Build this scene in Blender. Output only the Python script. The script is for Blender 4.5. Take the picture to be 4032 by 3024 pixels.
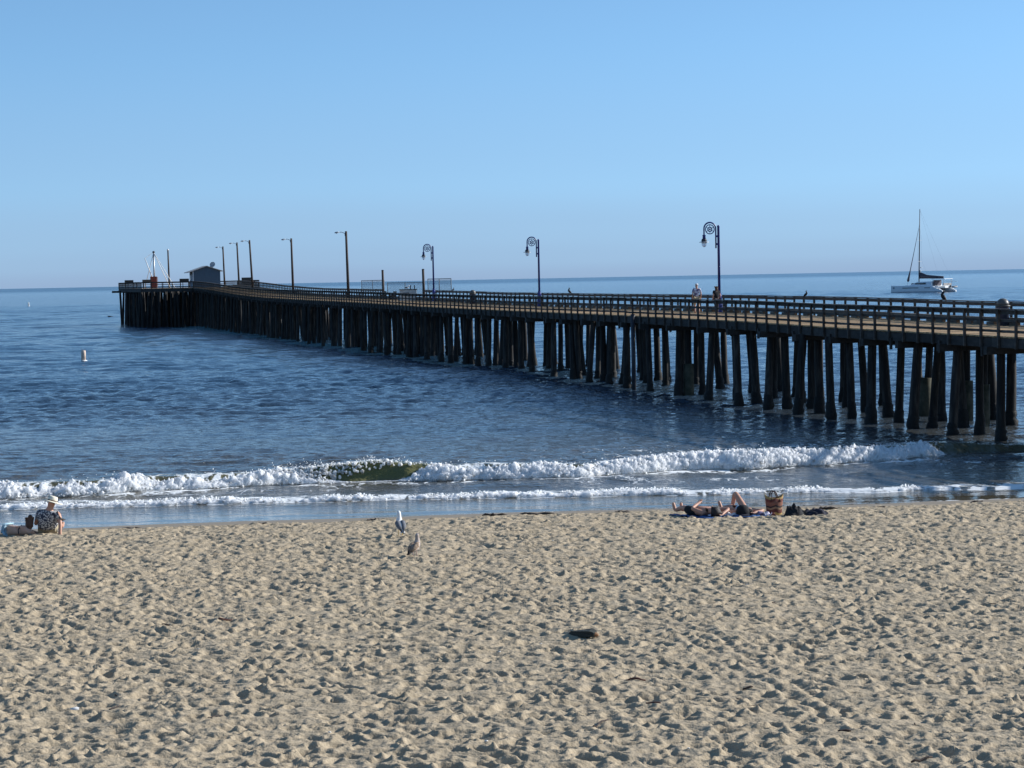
import bpy, bmesh, math, random
import numpy as np
from mathutils import Vector, Matrix, Quaternion

for o in list(bpy.data.objects): bpy.data.objects.remove(o)
scene = bpy.context.scene
C = scene.collection
R = math.radians
rng = np.random.default_rng(7)
random.seed(7)

# ------------------------------------------------------------------ camera
EYE = 6.6
cd = bpy.data.cameras.new('camera'); cam = bpy.data.objects.new('camera', cd); C.objects.link(cam)
cd.sensor_fit = 'HORIZONTAL'; cd.sensor_width = 36.0; cd.lens = 9000/4032*36
cd.clip_start = 0.5; cd.clip_end = 200000
pitch = math.atan(414/9000); roll = math.atan(0.0195)
cam.matrix_world = Matrix.Translation((0, 0, EYE)) @ Matrix.Rotation(R(90)-pitch, 4, 'X') @ Matrix.Rotation(-roll, 4, 'Z')
scene.camera = cam

# ------------------------------------------------------------------ light
SUN_AZ, SUN_EL = R(74), R(25.5)          # azimuth clockwise from +Y (the view), elevation
world = bpy.data.worlds.new('World'); scene.world = world; world.use_nodes = True
wn, wl = world.node_tree.nodes, world.node_tree.links
wn.clear()
out = wn.new('ShaderNodeOutputWorld'); bg = wn.new('ShaderNodeBackground')
sky = wn.new('ShaderNodeTexSky'); sky.sky_type = 'NISHITA'; sky.sun_disc = False
sky.sun_elevation = SUN_EL; sky.sun_rotation = SUN_AZ
sky.altitude = 0; sky.air_density = 1.0; sky.dust_density = 0.25; sky.ozone_density = 2.5
tc = wn.new('ShaderNodeTexCoord'); sep = wn.new('ShaderNodeSeparateXYZ'); com = wn.new('ShaderNodeCombineXYZ')
wl.new(tc.outputs['Generated'], sep.inputs[0])
mr = wn.new('ShaderNodeMapRange'); mr.clamp = True
mr.inputs['From Min'].default_value = 0.0; mr.inputs['From Max'].default_value = 1.0
mr.inputs['To Min'].default_value = 0.13; mr.inputs['To Max'].default_value = 1.6
wl.new(sep.outputs['Z'], mr.inputs['Value'])
wl.new(sep.outputs['X'], com.inputs['X']); wl.new(sep.outputs['Y'], com.inputs['Y']); wl.new(mr.outputs[0], com.inputs['Z'])
nrm = wn.new('ShaderNodeVectorMath'); nrm.operation = 'NORMALIZE'
wl.new(com.outputs[0], nrm.inputs[0]); wl.new(nrm.outputs[0], sky.inputs['Vector'])
hs = wn.new('ShaderNodeHueSaturation'); hs.inputs['Saturation'].default_value = 1.08; hs.inputs['Value'].default_value = 1.0
wl.new(sky.outputs[0], hs.inputs['Color'])
# the marine layer lying along the whole horizon
ramp = wn.new('ShaderNodeValToRGB'); ramp.color_ramp.interpolation = 'EASE'
e = ramp.color_ramp.elements
e[0].position = 0.0; e[0].color = (.95, .95, .95, 1)
e[1].position = 0.105; e[1].color = (0, 0, 0, 1)
a = e.new(.011); a.color = (.72, .72, .72, 1)
a = e.new(.019); a.color = (.6, .6, .6, 1)
a = e.new(.045); a.color = (.28, .28, .28, 1)
hn = wn.new('ShaderNodeTexNoise'); hn.inputs['Scale'].default_value = 3.0; hn.inputs['Detail'].default_value = 3
hm = wn.new('ShaderNodeMapping'); hm.inputs['Scale'].default_value = (1, 1, 9); wl.new(tc.outputs['Generated'], hm.inputs[0]); wl.new(hm.outputs[0], hn.inputs['Vector'])
ha = wn.new('ShaderNodeMath'); ha.operation = 'MULTIPLY_ADD'; ha.inputs[1].default_value = .012; wl.new(hn.outputs['Fac'], ha.inputs[0])
hb = wn.new('ShaderNodeMath'); hb.operation = 'SUBTRACT'; hb.inputs[1].default_value = .006; wl.new(sep.outputs['Z'], hb.inputs[0]); wl.new(hb.outputs[0], ha.inputs[2])
wl.new(ha.outputs[0], ramp.inputs[0])
mix = wn.new('ShaderNodeMix'); mix.data_type = 'RGBA'
tint = wn.new('ShaderNodeMix'); tint.data_type = 'RGBA'; tint.blend_type = 'MULTIPLY'; tint.inputs[0].default_value = 1
tint.inputs[7].default_value = (1.05, 1.17, 1.17, 1); wl.new(hs.outputs[0], tint.inputs[6])
wl.new(ramp.outputs[0], mix.inputs[0]); wl.new(tint.outputs[2], mix.inputs[6])
mix.inputs[7].default_value = (1.85, 2.6, 3.85, 1)
wl.new(mix.outputs[2], bg.inputs['Color']); bg.inputs['Strength'].default_value = 0.103
wl.new(bg.outputs[0], out.inputs[0])

sd = bpy.data.lights.new('sun', 'SUN'); so = bpy.data.objects.new('sun', sd); C.objects.link(so)
sd.energy = 4.2; sd.angle = R(0.53); sd.color = (1.0, .985, .95)
sdir = Vector((math.sin(SUN_AZ)*math.cos(SUN_EL), math.cos(SUN_AZ)*math.cos(SUN_EL), math.sin(SUN_EL)))
so.rotation_euler = sdir.to_track_quat('Z', 'Y').to_euler(); so.location = (60, 40, 60)
vs = scene.view_settings
vs.view_transform = 'Standard'; vs.look = 'None'; vs.exposure = 0.68; vs.gamma = 1.0; vs.use_curve_mapping = False
scene.cycles.use_denoising = True
scene.cycles.max_bounces = 6

# ------------------------------------------------------------------ helpers: naming and building
def tag(o, label=None, cat=None, group=None, kind=None):
    if label: o['label'] = label
    if cat: o['category'] = cat
    if group: o['group'] = group
    if kind: o['kind'] = kind
    return o

def empty(name, loc, rz=0.0, label=None, cat=None, group=None):
    o = bpy.data.objects.new(name, None); C.objects.link(o)
    o.location = loc; o.rotation_euler = (0, 0, rz); o.empty_display_size = .3
    return tag(o, label, cat, group)

def link(name, me, m, parent=None, smooth=False):
    if m is not None and not me.materials: me.materials.append(m)
    if smooth: me.shade_smooth()
    o = bpy.data.objects.new(name, me); C.objects.link(o)
    if parent: o.parent = parent
    return o

class MB:
    def __init__(s): s.v = []; s.f = []
    def add(s, vs, fs):
        n = len(s.v); s.v += [tuple(p) for p in vs]; s.f += [tuple(i+n for i in f) for f in fs]; return s
    def box(s, c, d, rz=0.0, M=None):
        x, y, z = d[0]/2, d[1]/2, d[2]/2
        P = [Vector(p) for p in ((-x,-y,-z),(x,-y,-z),(x,y,-z),(-x,y,-z),(-x,-y,z),(x,-y,z),(x,y,z),(-x,y,z))]
        Q = M if M is not None else Matrix.Rotation(rz, 3, 'Z')
        return s.add([Q @ p + Vector(c) for p in P], [(0,3,2,1),(4,5,6,7),(0,1,5,4),(1,2,6,5),(2,3,7,6),(3,0,4,7)])
    def beam(s, a, b, w, h, up=(0, 0, 1)):
        """rectangular bar from a to b; w across, h along up (kept plumb)"""
        a, b = Vector(a), Vector(b); d = (b-a).normalized(); up = Vector(up)
        side = d.cross(up).normalized()*(w/2); u = up*(h/2)
        P = [a-side-u, a+side-u, a+side+u, a-side+u, b-side-u, b+side-u, b+side+u, b-side+u]
        return s.add(P, [(0,1,2,3),(7,6,5,4),(0,4,5,1),(1,5,6,2),(2,6,7,3),(3,7,4,0)])
    def tube(s, pts, rad, seg=8, caps=True):
        pts = [Vector(p) for p in pts]
        if not hasattr(rad, '__len__'): rad = [rad]*len(pts)
        n0 = len(s.v); t = (pts[1]-pts[0]).normalized()
        ref = Vector((0, 0, 1)) if abs(t.z) < .9 else Vector((1, 0, 0))
        x = t.cross(ref).normalized(); y = t.cross(x)
        for i, p in enumerate(pts):
            if 0 < i < len(pts)-1: t2 = (pts[i+1]-pts[i-1]).normalized()
            elif i: t2 = (pts[i]-pts[i-1]).normalized()
            else: t2 = t
            q = t.rotation_difference(t2); x = q @ x; y = q @ y; t = t2
            for k in range(seg):
                an = 2*math.pi*k/seg
                s.v.append(tuple(p + (x*math.cos(an)+y*math.sin(an))*rad[i]))
        for i in range(len(pts)-1):
            for k in range(seg):
                k2 = (k+1) % seg
                s.f.append((n0+i*seg+k, n0+(i+1)*seg+k, n0+(i+1)*seg+k2, n0+i*seg+k2))
        if caps:
            s.f.append(tuple(n0+k for k in range(seg))); m = n0+(len(pts)-1)*seg
            s.f.append(tuple(m+k for k in reversed(range(seg))))
        return s
    def lathe(s, prof, seg=16, c=(0, 0, 0), sx=1.0, sy=1.0):
        n0 = len(s.v)
        for r, z in prof:
            for k in range(seg):
                an = 2*math.pi*k/seg
                s.v.append((c[0]+r*math.cos(an)*sx, c[1]+r*math.sin(an)*sy, c[2]+z))
        for i in range(len(prof)-1):
            for k in range(seg):
                k2 = (k+1) % seg
                s.f.append((n0+i*seg+k, n0+i*seg+k2, n0+(i+1)*seg+k2, n0+(i+1)*seg+k))
        s.f.append(tuple(n0+k for k in reversed(range(seg)))); m = n0+(len(prof)-1)*seg
        s.f.append(tuple(m+k for k in range(seg)))
        return s
    def loft(s, secs, seg=12, M=None):
        """secs: (centre, half width, half height, tangent or None), rings across a path"""
        n0 = len(s.v); cs = [Vector(q[0]) for q in secs]; flat = max(q.x for q in cs)-min(q.x for q in cs) < 1e-6
        for i, q in enumerate(secs):
            t = (cs[min(i+1, len(cs)-1)]-cs[max(i-1, 0)]).normalized()
            if flat: side = Vector((1, 0, 0))
            else:
                side = t.cross(Vector((0, 0, 1)))
                side = side.normalized() if side.length > .05 else Vector((1, 0, 0))
            up = side.cross(t).normalized()
            for k in range(seg):
                an = 2*math.pi*k/seg
                p = cs[i] + side*math.cos(an)*q[1] + up*math.sin(an)*q[2]
                s.v.append(tuple(M @ p if M else p))
        for i in range(len(secs)-1):
            for k in range(seg):
                k2 = (k+1) % seg
                s.f.append((n0+i*seg+k, n0+i*seg+k2, n0+(i+1)*seg+k2, n0+(i+1)*seg+k))
        s.f.append(tuple(n0+k for k in reversed(range(seg)))); m = n0+(len(secs)-1)*seg
        s.f.append(tuple(m+k for k in range(seg)))
        return s
    def mesh(s, name):
        me = bpy.data.meshes.new(name); me.from_pydata(s.v, [], s.f); me.update(); return me
    def build(s, name, m, parent=None, smooth=False, bevel=0):
        o = link(name, s.mesh(name), m, parent, smooth)
        if bevel:
            b = o.modifiers.new('bevel', 'BEVEL'); b.width = bevel; b.segments = 2; b.limit_method = 'ANGLE'
        return o

def grid_mesh(name, P, attrs=None):
    """P: (rows, cols, 3) array -> mesh"""
    r, c = P.shape[:2]
    me = bpy.data.meshes.new(name)
    idx = np.arange(r*c).reshape(r, c)
    q = np.stack([idx[:-1, :-1], idx[:-1, 1:], idx[1:, 1:], idx[1:, :-1]], -1).reshape(-1, 4)
    me.vertices.add(r*c); me.vertices.foreach_set('co', P.reshape(-1).astype(np.float32))
    me.loops.add(q.size); me.loops.foreach_set('vertex_index', q.reshape(-1).astype(np.int32))
    me.polygons.add(len(q)); me.polygons.foreach_set('loop_start', np.arange(0, q.size, 4, dtype=np.int32))
    me.update(calc_edges=True)
    for k, v in (attrs or {}).items():
        at = me.attributes.new(k, 'FLOAT', 'POINT'); at.data.foreach_set('value', v.reshape(-1).astype(np.float32))
    me.shade_smooth()
    return me

def tri_mesh(name, V, T):
    me = bpy.data.meshes.new(name)
    me.vertices.add(len(V)); me.vertices.foreach_set('co', V.reshape(-1).astype(np.float32))
    me.loops.add(T.size); me.loops.foreach_set('vertex_index', T.reshape(-1).astype(np.int32))
    me.polygons.add(len(T)); me.polygons.foreach_set('loop_start', np.arange(0, T.size, 3, dtype=np.int32))
    me.update(calc_edges=True); me.shade_smooth(); return me

# numpy value noise ------------------------------------------------
def _h(i, j, k, seed):
    n = (i*374761393 + j*668265263 + k*1274126177 + seed*974634533) & 0xffffffff
    n = ((n ^ (n >> 13))*1274126177) & 0xffffffff
    return ((n ^ (n >> 16)) & 0xffff)/65535.0
def vnoise(x, y, z=None, seed=0):
    x, y = np.asarray(x, float), np.asarray(y, float)
    z = np.zeros_like(x) if z is None else np.asarray(z, float)
    xi, yi, zi = (np.floor(q).astype(np.int64) for q in (x, y, z))
    fx, fy, fz = x-xi, y-yi, z-zi
    fx, fy, fz = (q*q*q*(q*(q*6-15)+10) for q in (fx, fy, fz))
    r = 0
    for a in (0, 1):
        for b in (0, 1):
            for c_ in (0, 1):
                w = (fx if a else 1-fx)*(fy if b else 1-fy)*(fz if c_ else 1-fz)
                r = r + w*_h(xi+a, yi+b, zi+c_, seed)
    return r*2-1
def fbm(x, y, z=None, oct=4, seed=0, gain=.5, lac=2.03):
    r, a, f = 0, 1., 1.
    for i in range(oct):
        r = r + a*vnoise(np.asarray(x)*f, np.asarray(y)*f, None if z is None else np.asarray(z)*f, seed+i); a *= gain; f *= lac
    return r
def sstep(a, b, x):
    t = np.clip((np.asarray(x, float)-a)/(b-a), 0, 1); return t*t*(3-2*t)

# ------------------------------------------------------------------ materials
def nt(name):
    m = bpy.data.materials.new(name); m.use_nodes = True
    t = m.node_tree; return m, t.nodes, t.links, t.nodes['Principled BSDF']
def mat(name, col, rough=.7, col2=None, scale=8.0, detail=5, stretch=(1, 1, 1), bump=0.0, bscale=None, metal=0.0, rand=0.0, spec=.4, lo=.35, hi=.65, transl=0.0):
    m, n, l, b = nt(name)
    b.inputs['Roughness'].default_value = rough; b.inputs['Metallic'].default_value = metal
    b.inputs['Specular IOR Level'].default_value = spec
    col2 = col2 or tuple(c*.72 for c in col)
    tcn = n.new('ShaderNodeTexCoord'); mp = n.new('ShaderNodeMapping'); mp.inputs['Scale'].default_value = stretch
    l.new(tcn.outputs['Object'], mp.inputs[0])
    oi = n.new('ShaderNodeObjectInfo'); ad = n.new('ShaderNodeVectorMath'); ad.operation = 'ADD'
    sc = n.new('ShaderNodeVectorMath'); sc.operation = 'SCALE'; sc.inputs['Scale'].default_value = 37.0
    cmb = n.new('ShaderNodeCombineXYZ')
    for k in range(3): l.new(oi.outputs['Random'], cmb.inputs[k])
    l.new(cmb.outputs[0], sc.inputs[0]); l.new(mp.outputs[0], ad.inputs[0]); l.new(sc.outputs[0], ad.inputs[1])
    no = n.new('ShaderNodeTexNoise'); no.inputs['Scale'].default_value = scale; no.inputs['Detail'].default_value = detail
    no.inputs['Roughness'].default_value = .6
    l.new(ad.outputs[0], no.inputs['Vector'])
    rp = n.new('ShaderNodeValToRGB'); rp.color_ramp.elements[0].position = lo; rp.color_ramp.elements[1].position = hi
    rp.color_ramp.elements[0].color = (*col2, 1); rp.color_ramp.elements[1].color = (*col, 1)
    l.new(no.outputs['Fac'], rp.inputs[0]); src = rp.outputs[0]
    if rand:
        h = n.new('ShaderNodeHueSaturation'); mm = n.new('ShaderNodeMapRange')
        mm.inputs['To Min'].default_value = 1-rand; mm.inputs['To Max'].default_value = 1+rand
        l.new(oi.outputs['Random'], mm.inputs['Value']); l.new(mm.outputs[0], h.inputs['Value']); l.new(src, h.inputs['Color']); src = h.outputs[0]
    l.new(src, b.inputs['Base Color'])
    if bump:
        bn = n.new('ShaderNodeTexNoise'); bn.inputs['Scale'].default_value = bscale or scale*3; bn.inputs['Detail'].default_value = 4
        l.new(mp.outputs[0], bn.inputs['Vector'])
        bp = n.new('ShaderNodeBump'); bp.inputs['Strength'].default_value = bump; bp.inputs['Distance'].default_value = .02
        l.new(bn.outputs['Fac'], bp.inputs['Height']); l.new(bp.outputs[0], b.inputs['Normal'])
    return m

M = {}
M['pile'] = mat('pile_timber', (.08, .069, .058), .85, (.013, .012, .012), 3.5, stretch=(2.2, 2.2, .25), bump=.5, bscale=14, rand=.35, lo=.46, hi=.78)
M['mussel'] = mat('mussel_growth', (.016, .015, .014), .8, (.006, .006, .006), 14, bump=.9, bscale=22)
M['jacket'] = mat('pile_jacket', (.1, .095, .066), .85, (.035, .037, .024), 2.2, bump=.3)
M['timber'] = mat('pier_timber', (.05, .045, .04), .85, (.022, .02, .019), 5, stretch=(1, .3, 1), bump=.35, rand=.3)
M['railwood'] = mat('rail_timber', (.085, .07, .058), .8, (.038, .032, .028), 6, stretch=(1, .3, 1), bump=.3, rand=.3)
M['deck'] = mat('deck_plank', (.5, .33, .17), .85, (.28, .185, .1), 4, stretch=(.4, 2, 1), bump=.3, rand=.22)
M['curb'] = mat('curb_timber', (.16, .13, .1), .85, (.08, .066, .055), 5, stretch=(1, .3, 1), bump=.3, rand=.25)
M['blue'] = mat('blue_lamp_paint', (.022, .036, .21), .38, (.015, .026, .14), 6, spec=.5)
M['polewood'] = mat('light_pole_wood', (.075, .052, .04), .8, (.035, .026, .022), 4, stretch=(2, 2, .2), bump=.3)
M['galv'] = mat('galvanised_steel', (.42, .43, .44), .45, (.3, .31, .32), 9, metal=.6)
M['darkmetal'] = mat('dark_metal', (.03, .033, .045), .5, None, 8)
M['canlid'] = mat('bin_lid', (.11, .105, .095), .45, (.07, .066, .06), 6)
M['bin'] = mat('bin_shell', (.05, .06, .1), .55, (.03, .036, .06), 6)
M['hutwall'] = mat('hut_siding', (.055, .105, .16), .75, (.045, .085, .13), 2, stretch=(6, 6, .5), bump=.15)
M['hutroof'] = mat('hut_roof', (.45, .43, .4), .8, (.3, .29, .28), 6, bump=.3)
M['trim'] = mat('hut_trim', (.42, .52, .6), .7)
M['wire'] = mat('aged_wire', (.1, .11, .12), .6, (.06, .065, .07), 9)
M['white'] = mat('white_paint', (.78, .78, .76), .4, (.68, .68, .66), 5)
M['offwhite'] = mat('offwhite_panel', (.5, .52, .5), .7, (.4, .41, .4), 3)
M['red'] = mat('rust_red_panel', (.22, .05, .03), .7, (.14, .035, .025), 5)
M['hull'] = mat('hull_gelcoat', (.74, .76, .77), .25, (.68, .70, .72), 2, spec=.5)
M['boatdark'] = mat('boat_dark_glass', (.02, .022, .03), .15, None, 5, spec=.5)
M['sailcover'] = mat('sail_cover', (.09, .08, .1), .85, (.05, .045, .06), 5, bump=.4)
M['tender'] = mat('tender_rubber', (.3, .29, .28), .6, (.2, .19, .19), 5)
M['buoy'] = mat('buoy_plastic', (.72, .6, .5), .5, (.42, .24, .15), 7, lo=.3, hi=.6)
M['skin'] = mat('tanned_skin', (.5, .27, .18), .55, (.42, .21, .14), 9)
M['skinpale'] = mat('pale_skin', (.58, .36, .26), .55, (.5, .29, .2), 9)
M['hair'] = mat('brown_hair', (.1, .05, .03), .6, (.045, .024, .015), 18, stretch=(3, 3, .6), bump=.6)
M['hairdark'] = mat('dark_hair', (.025, .014, .012), .6, (.012, .008, .007), 18, bump=.6)
M['straw'] = mat('straw_hat', (.8, .74, .6), .8, (.68, .6, .45), 40, bump=.4)
M['navy'] = mat('navy_cloth', (.02, .022, .04), .9, (.01, .011, .018), 9, bump=.5)
M['black'] = mat('black_cloth', (.014, .014, .017), .9, (.008, .008, .01), 9, bump=.5)
M['paleblue'] = mat('pale_blue_cloth', (.45, .62, .72), .9, (.32, .5, .62), 6, bump=.4)
M['bluetowel'] = mat('blue_towel', (.05, .13, .3), .95, (.03, .07, .18), 6, bump=.6)
M['whitecloth'] = mat('white_cloth', (.75, .74, .72), .9, (.6, .6, .6), 6, bump=.4)
M['plaid'] = mat('plaid_shirt', (.62, .6, .66), .9, (.13, .11, .2), 7, lo=.44, hi=.56)
M['khaki'] = mat('khaki_cloth', (.4, .33, .22), .9)
M['gullwhite'] = mat('white_feather', (.8, .79, .76), .8, (.7, .69, .67), 20)
M['gullgrey'] = mat('grey_feather', (.16, .165, .18), .8, (.11, .115, .13), 20, bump=.2)
M['gullblack'] = mat('black_feather', (.02, .018, .02), .7, None, 20)
M['gullbrown'] = mat('mottled_brown_feather', (.36, .26, .18), .85, (.11, .075, .055), 26, bump=.3, lo=.4, hi=.6)
M['gullbuff'] = mat('buff_feather', (.5, .43, .38), .85, (.24, .18, .15), 20)
M['bill'] = mat('yellow_bill', (.65, .42, .08), .5)
M['pinkleg'] = mat('pink_leg', (.55, .36, .3), .6)
M['cormorant'] = mat('cormorant_feather', (.014, .014, .016), .7, None, 20)
M['drift'] = mat('driftwood_board', (.045, .048, .04), .85, (.022, .024, .021), 8, stretch=(.5, 3, 3), bump=.6)
M['rustend'] = mat('broken_wood', (.26, .13, .06), .85)
M['twig'] = mat('twig_bark', (.06, .04, .032), .85, (.03, .02, .018), 20, bump=.4)
M['redtwig'] = mat('red_bark', (.13, .05, .035), .85, (.07, .028, .022), 14, bump=.4)
M['kelp'] = mat('dry_kelp', (.05, .032, .02), .7, (.022, .015, .011), 14, bump=.5)
M['shell'] = mat('bleached_shell', (.76, .72, .66), .6, (.62, .58, .52), 20)
M['handle'] = mat('leather_handle', (.05, .02, .015), .6)

def glass_mat():
    m, n, l, b = nt('lamp_glass')
    b.inputs['Base Color'].default_value = (.85, .87, .9, 1); b.inputs['Roughness'].default_value = .25
    b.inputs['Transmission Weight'].default_value = .6; b.inputs['IOR'].default_value = 1.3
    return m
M['glass'] = glass_mat()

def shirt_mat():
    m, n, l, b = nt('flower_print_shirt'); b.inputs['Roughness'].default_value = .9
    t = n.new('ShaderNodeTexCoord'); v = n.new('ShaderNodeTexVoronoi'); v.inputs['Scale'].default_value = 30
    l.new(t.outputs['Object'], v.inputs['Vector'])
    r = n.new('ShaderNodeValToRGB'); r.color_ramp.interpolation = 'LINEAR'
    el = r.color_ramp.elements; el[0].position = .18; el[0].color = (.62, .62, .6, 1); el[1].position = .62; el[1].color = (.03, .036, .06, 1)
    q = el.new(.42); q.color = (.5, .5, .5, 1); q = el.new(.5); q.color = (.05, .055, .085, 1); q = el.new(.08); q.color = (.1, .11, .15, 1)
    l.new(v.outputs['Distance'], r.inputs[0]); l.new(r.outputs[0], b.inputs['Base Color']); return m
M['shirt'] = shirt_mat()

def bag_mat():
    m, n, l, b = nt('woven_straw_bag'); b.inputs['Roughness'].default_value = .85
    t = n.new('ShaderNodeTexCoord'); s = n.new('ShaderNodeSeparateXYZ'); l.new(t.outputs['Object'], s.inputs[0])
    # zig-zag band: height plus a triangle wave round the side
    w = n.new('ShaderNodeMath'); w.operation = 'PINGPONG'; w.inputs[1].default_value = .12; l.new(s.outputs['X'], w.inputs[0])
    ad = n.new('ShaderNodeMath'); ad.operation = 'MULTIPLY_ADD'; ad.inputs[1].default_value = .35
    l.new(w.outputs[0], ad.inputs[0]); l.new(s.outputs['Z'], ad.inputs[2])
    r = n.new('ShaderNodeValToRGB'); r.color_ramp.interpolation = 'CONSTANT'; el = r.color_ramp.elements
    el[0].position = 0; el[0].color = (.5, .34, .12, 1); el[1].position = .1; el[1].color = (.15, .04, .03, 1)
    for p, c_ in ((.19, (.36, .2, .11)), (.235, (.035, .02, .02)), (.275, (.26, .1, .06)), (.37, (.17, .045, .03)), (.44, (.45, .28, .1))):
        q = el.new(p); q.color = (*c_, 1)
    l.new(ad.outputs[0], r.inputs[0]); l.new(r.outputs[0], b.inputs['Base Color'])
    wv = n.new('ShaderNodeTexWave'); wv.inputs['Scale'].default_value = 30; wv.bands_direction = 'Z'; l.new(t.outputs['Object'], wv.inputs['Vector'])
    bp = n.new('ShaderNodeBump'); bp.inputs['Strength'].default_value = .4; bp.inputs['Distance'].default_value = .01
    l.new(wv.outputs['Fac'], bp.inputs['Height']); l.new(bp.outputs[0], b.inputs['Normal']); return m
M['bag'] = bag_mat()

def sand_mat():
    m, n, l, b = nt('beach_sand')
    g = n.new('ShaderNodeNewGeometry')
    n1 = n.new('ShaderNodeTexNoise'); n1.inputs['Scale'].default_value = 3.0; n1.inputs['Detail'].default_value = 8; n1.inputs['Roughness'].default_value = .65
    l.new(g.outputs['Position'], n1.inputs['Vector'])
    n2 = n.new('ShaderNodeTexNoise'); n2.inputs['Scale'].default_value = 60.0; n2.inputs['Detail'].default_value = 3
    l.new(g.outputs['Position'], n2.inputs['Vector'])
    r = n.new('ShaderNodeValToRGB'); r.color_ramp.elements[0].position = .3; r.color_ramp.elements[1].position = .7
    r.color_ramp.elements[0].color = (.315, .25, .167, 1); r.color_ramp.elements[1].color = (.425, .342, .235, 1)
    l.new(n1.outputs['Fac'], r.inputs[0])
    # dark grains
    v = n.new('ShaderNodeValToRGB'); v.color_ramp.elements[0].position = .3; v.color_ramp.elements[1].position = .5
    v.color_ramp.elements[0].color = (.78, .76, .74, 1); v.color_ramp.elements[1].color = (1, 1, 1, 1)
    l.new(n2.outputs['Fac'], v.inputs[0])
    mu = n.new('ShaderNodeMix'); mu.data_type = 'RGBA'; mu.blend_type = 'MULTIPLY'; mu.inputs[0].default_value = 1
    l.new(r.outputs[0], mu.inputs[6]); l.new(v.outputs[0], mu.inputs[7])
    at = n.new('ShaderNodeAttribute'); at.attribute_name = 'wet'
    w = n.new('ShaderNodeMix'); w.data_type = 'RGBA'; l.new(at.outputs['Fac'], w.inputs[0])
    l.new(mu.outputs[2], w.inputs[6]); w.inputs[7].default_value = (.25, .2, .14, 1)
    l.new(w.outputs[2], b.inputs['Base Color'])
    rr = n.new('ShaderNodeMapRange'); rr.inputs['To Min'].default_value = .95; rr.inputs['To Max'].default_value = .62
    l.new(at.outputs['Fac'], rr.inputs['Value']); l.new(rr.outputs[0], b.inputs['Roughness'])
    b.inputs['Specular IOR Level'].default_value = .25
    n3 = n.new('ShaderNodeTexNoise'); n3.inputs['Scale'].default_value = 16; n3.inputs['Detail'].default_value = 5
    l.new(g.outputs['Position'], n3.inputs['Vector'])
    bp = n.new('ShaderNodeBump'); bp.inputs['Distance'].default_value = .034
    sr = n.new('ShaderNodeMapRange'); sr.inputs['To Min'].default_value = .8; sr.inputs['To Max'].default_value = .08
    l.new(at.outputs['Fac'], sr.inputs['Value']); l.new(sr.outputs[0], bp.inputs['Strength'])
    l.new(n3.outputs['Fac'], bp.inputs['Height']); l.new(bp.outputs[0], b.inputs['Normal'])
    return m
M['sand'] = sand_mat()

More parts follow.
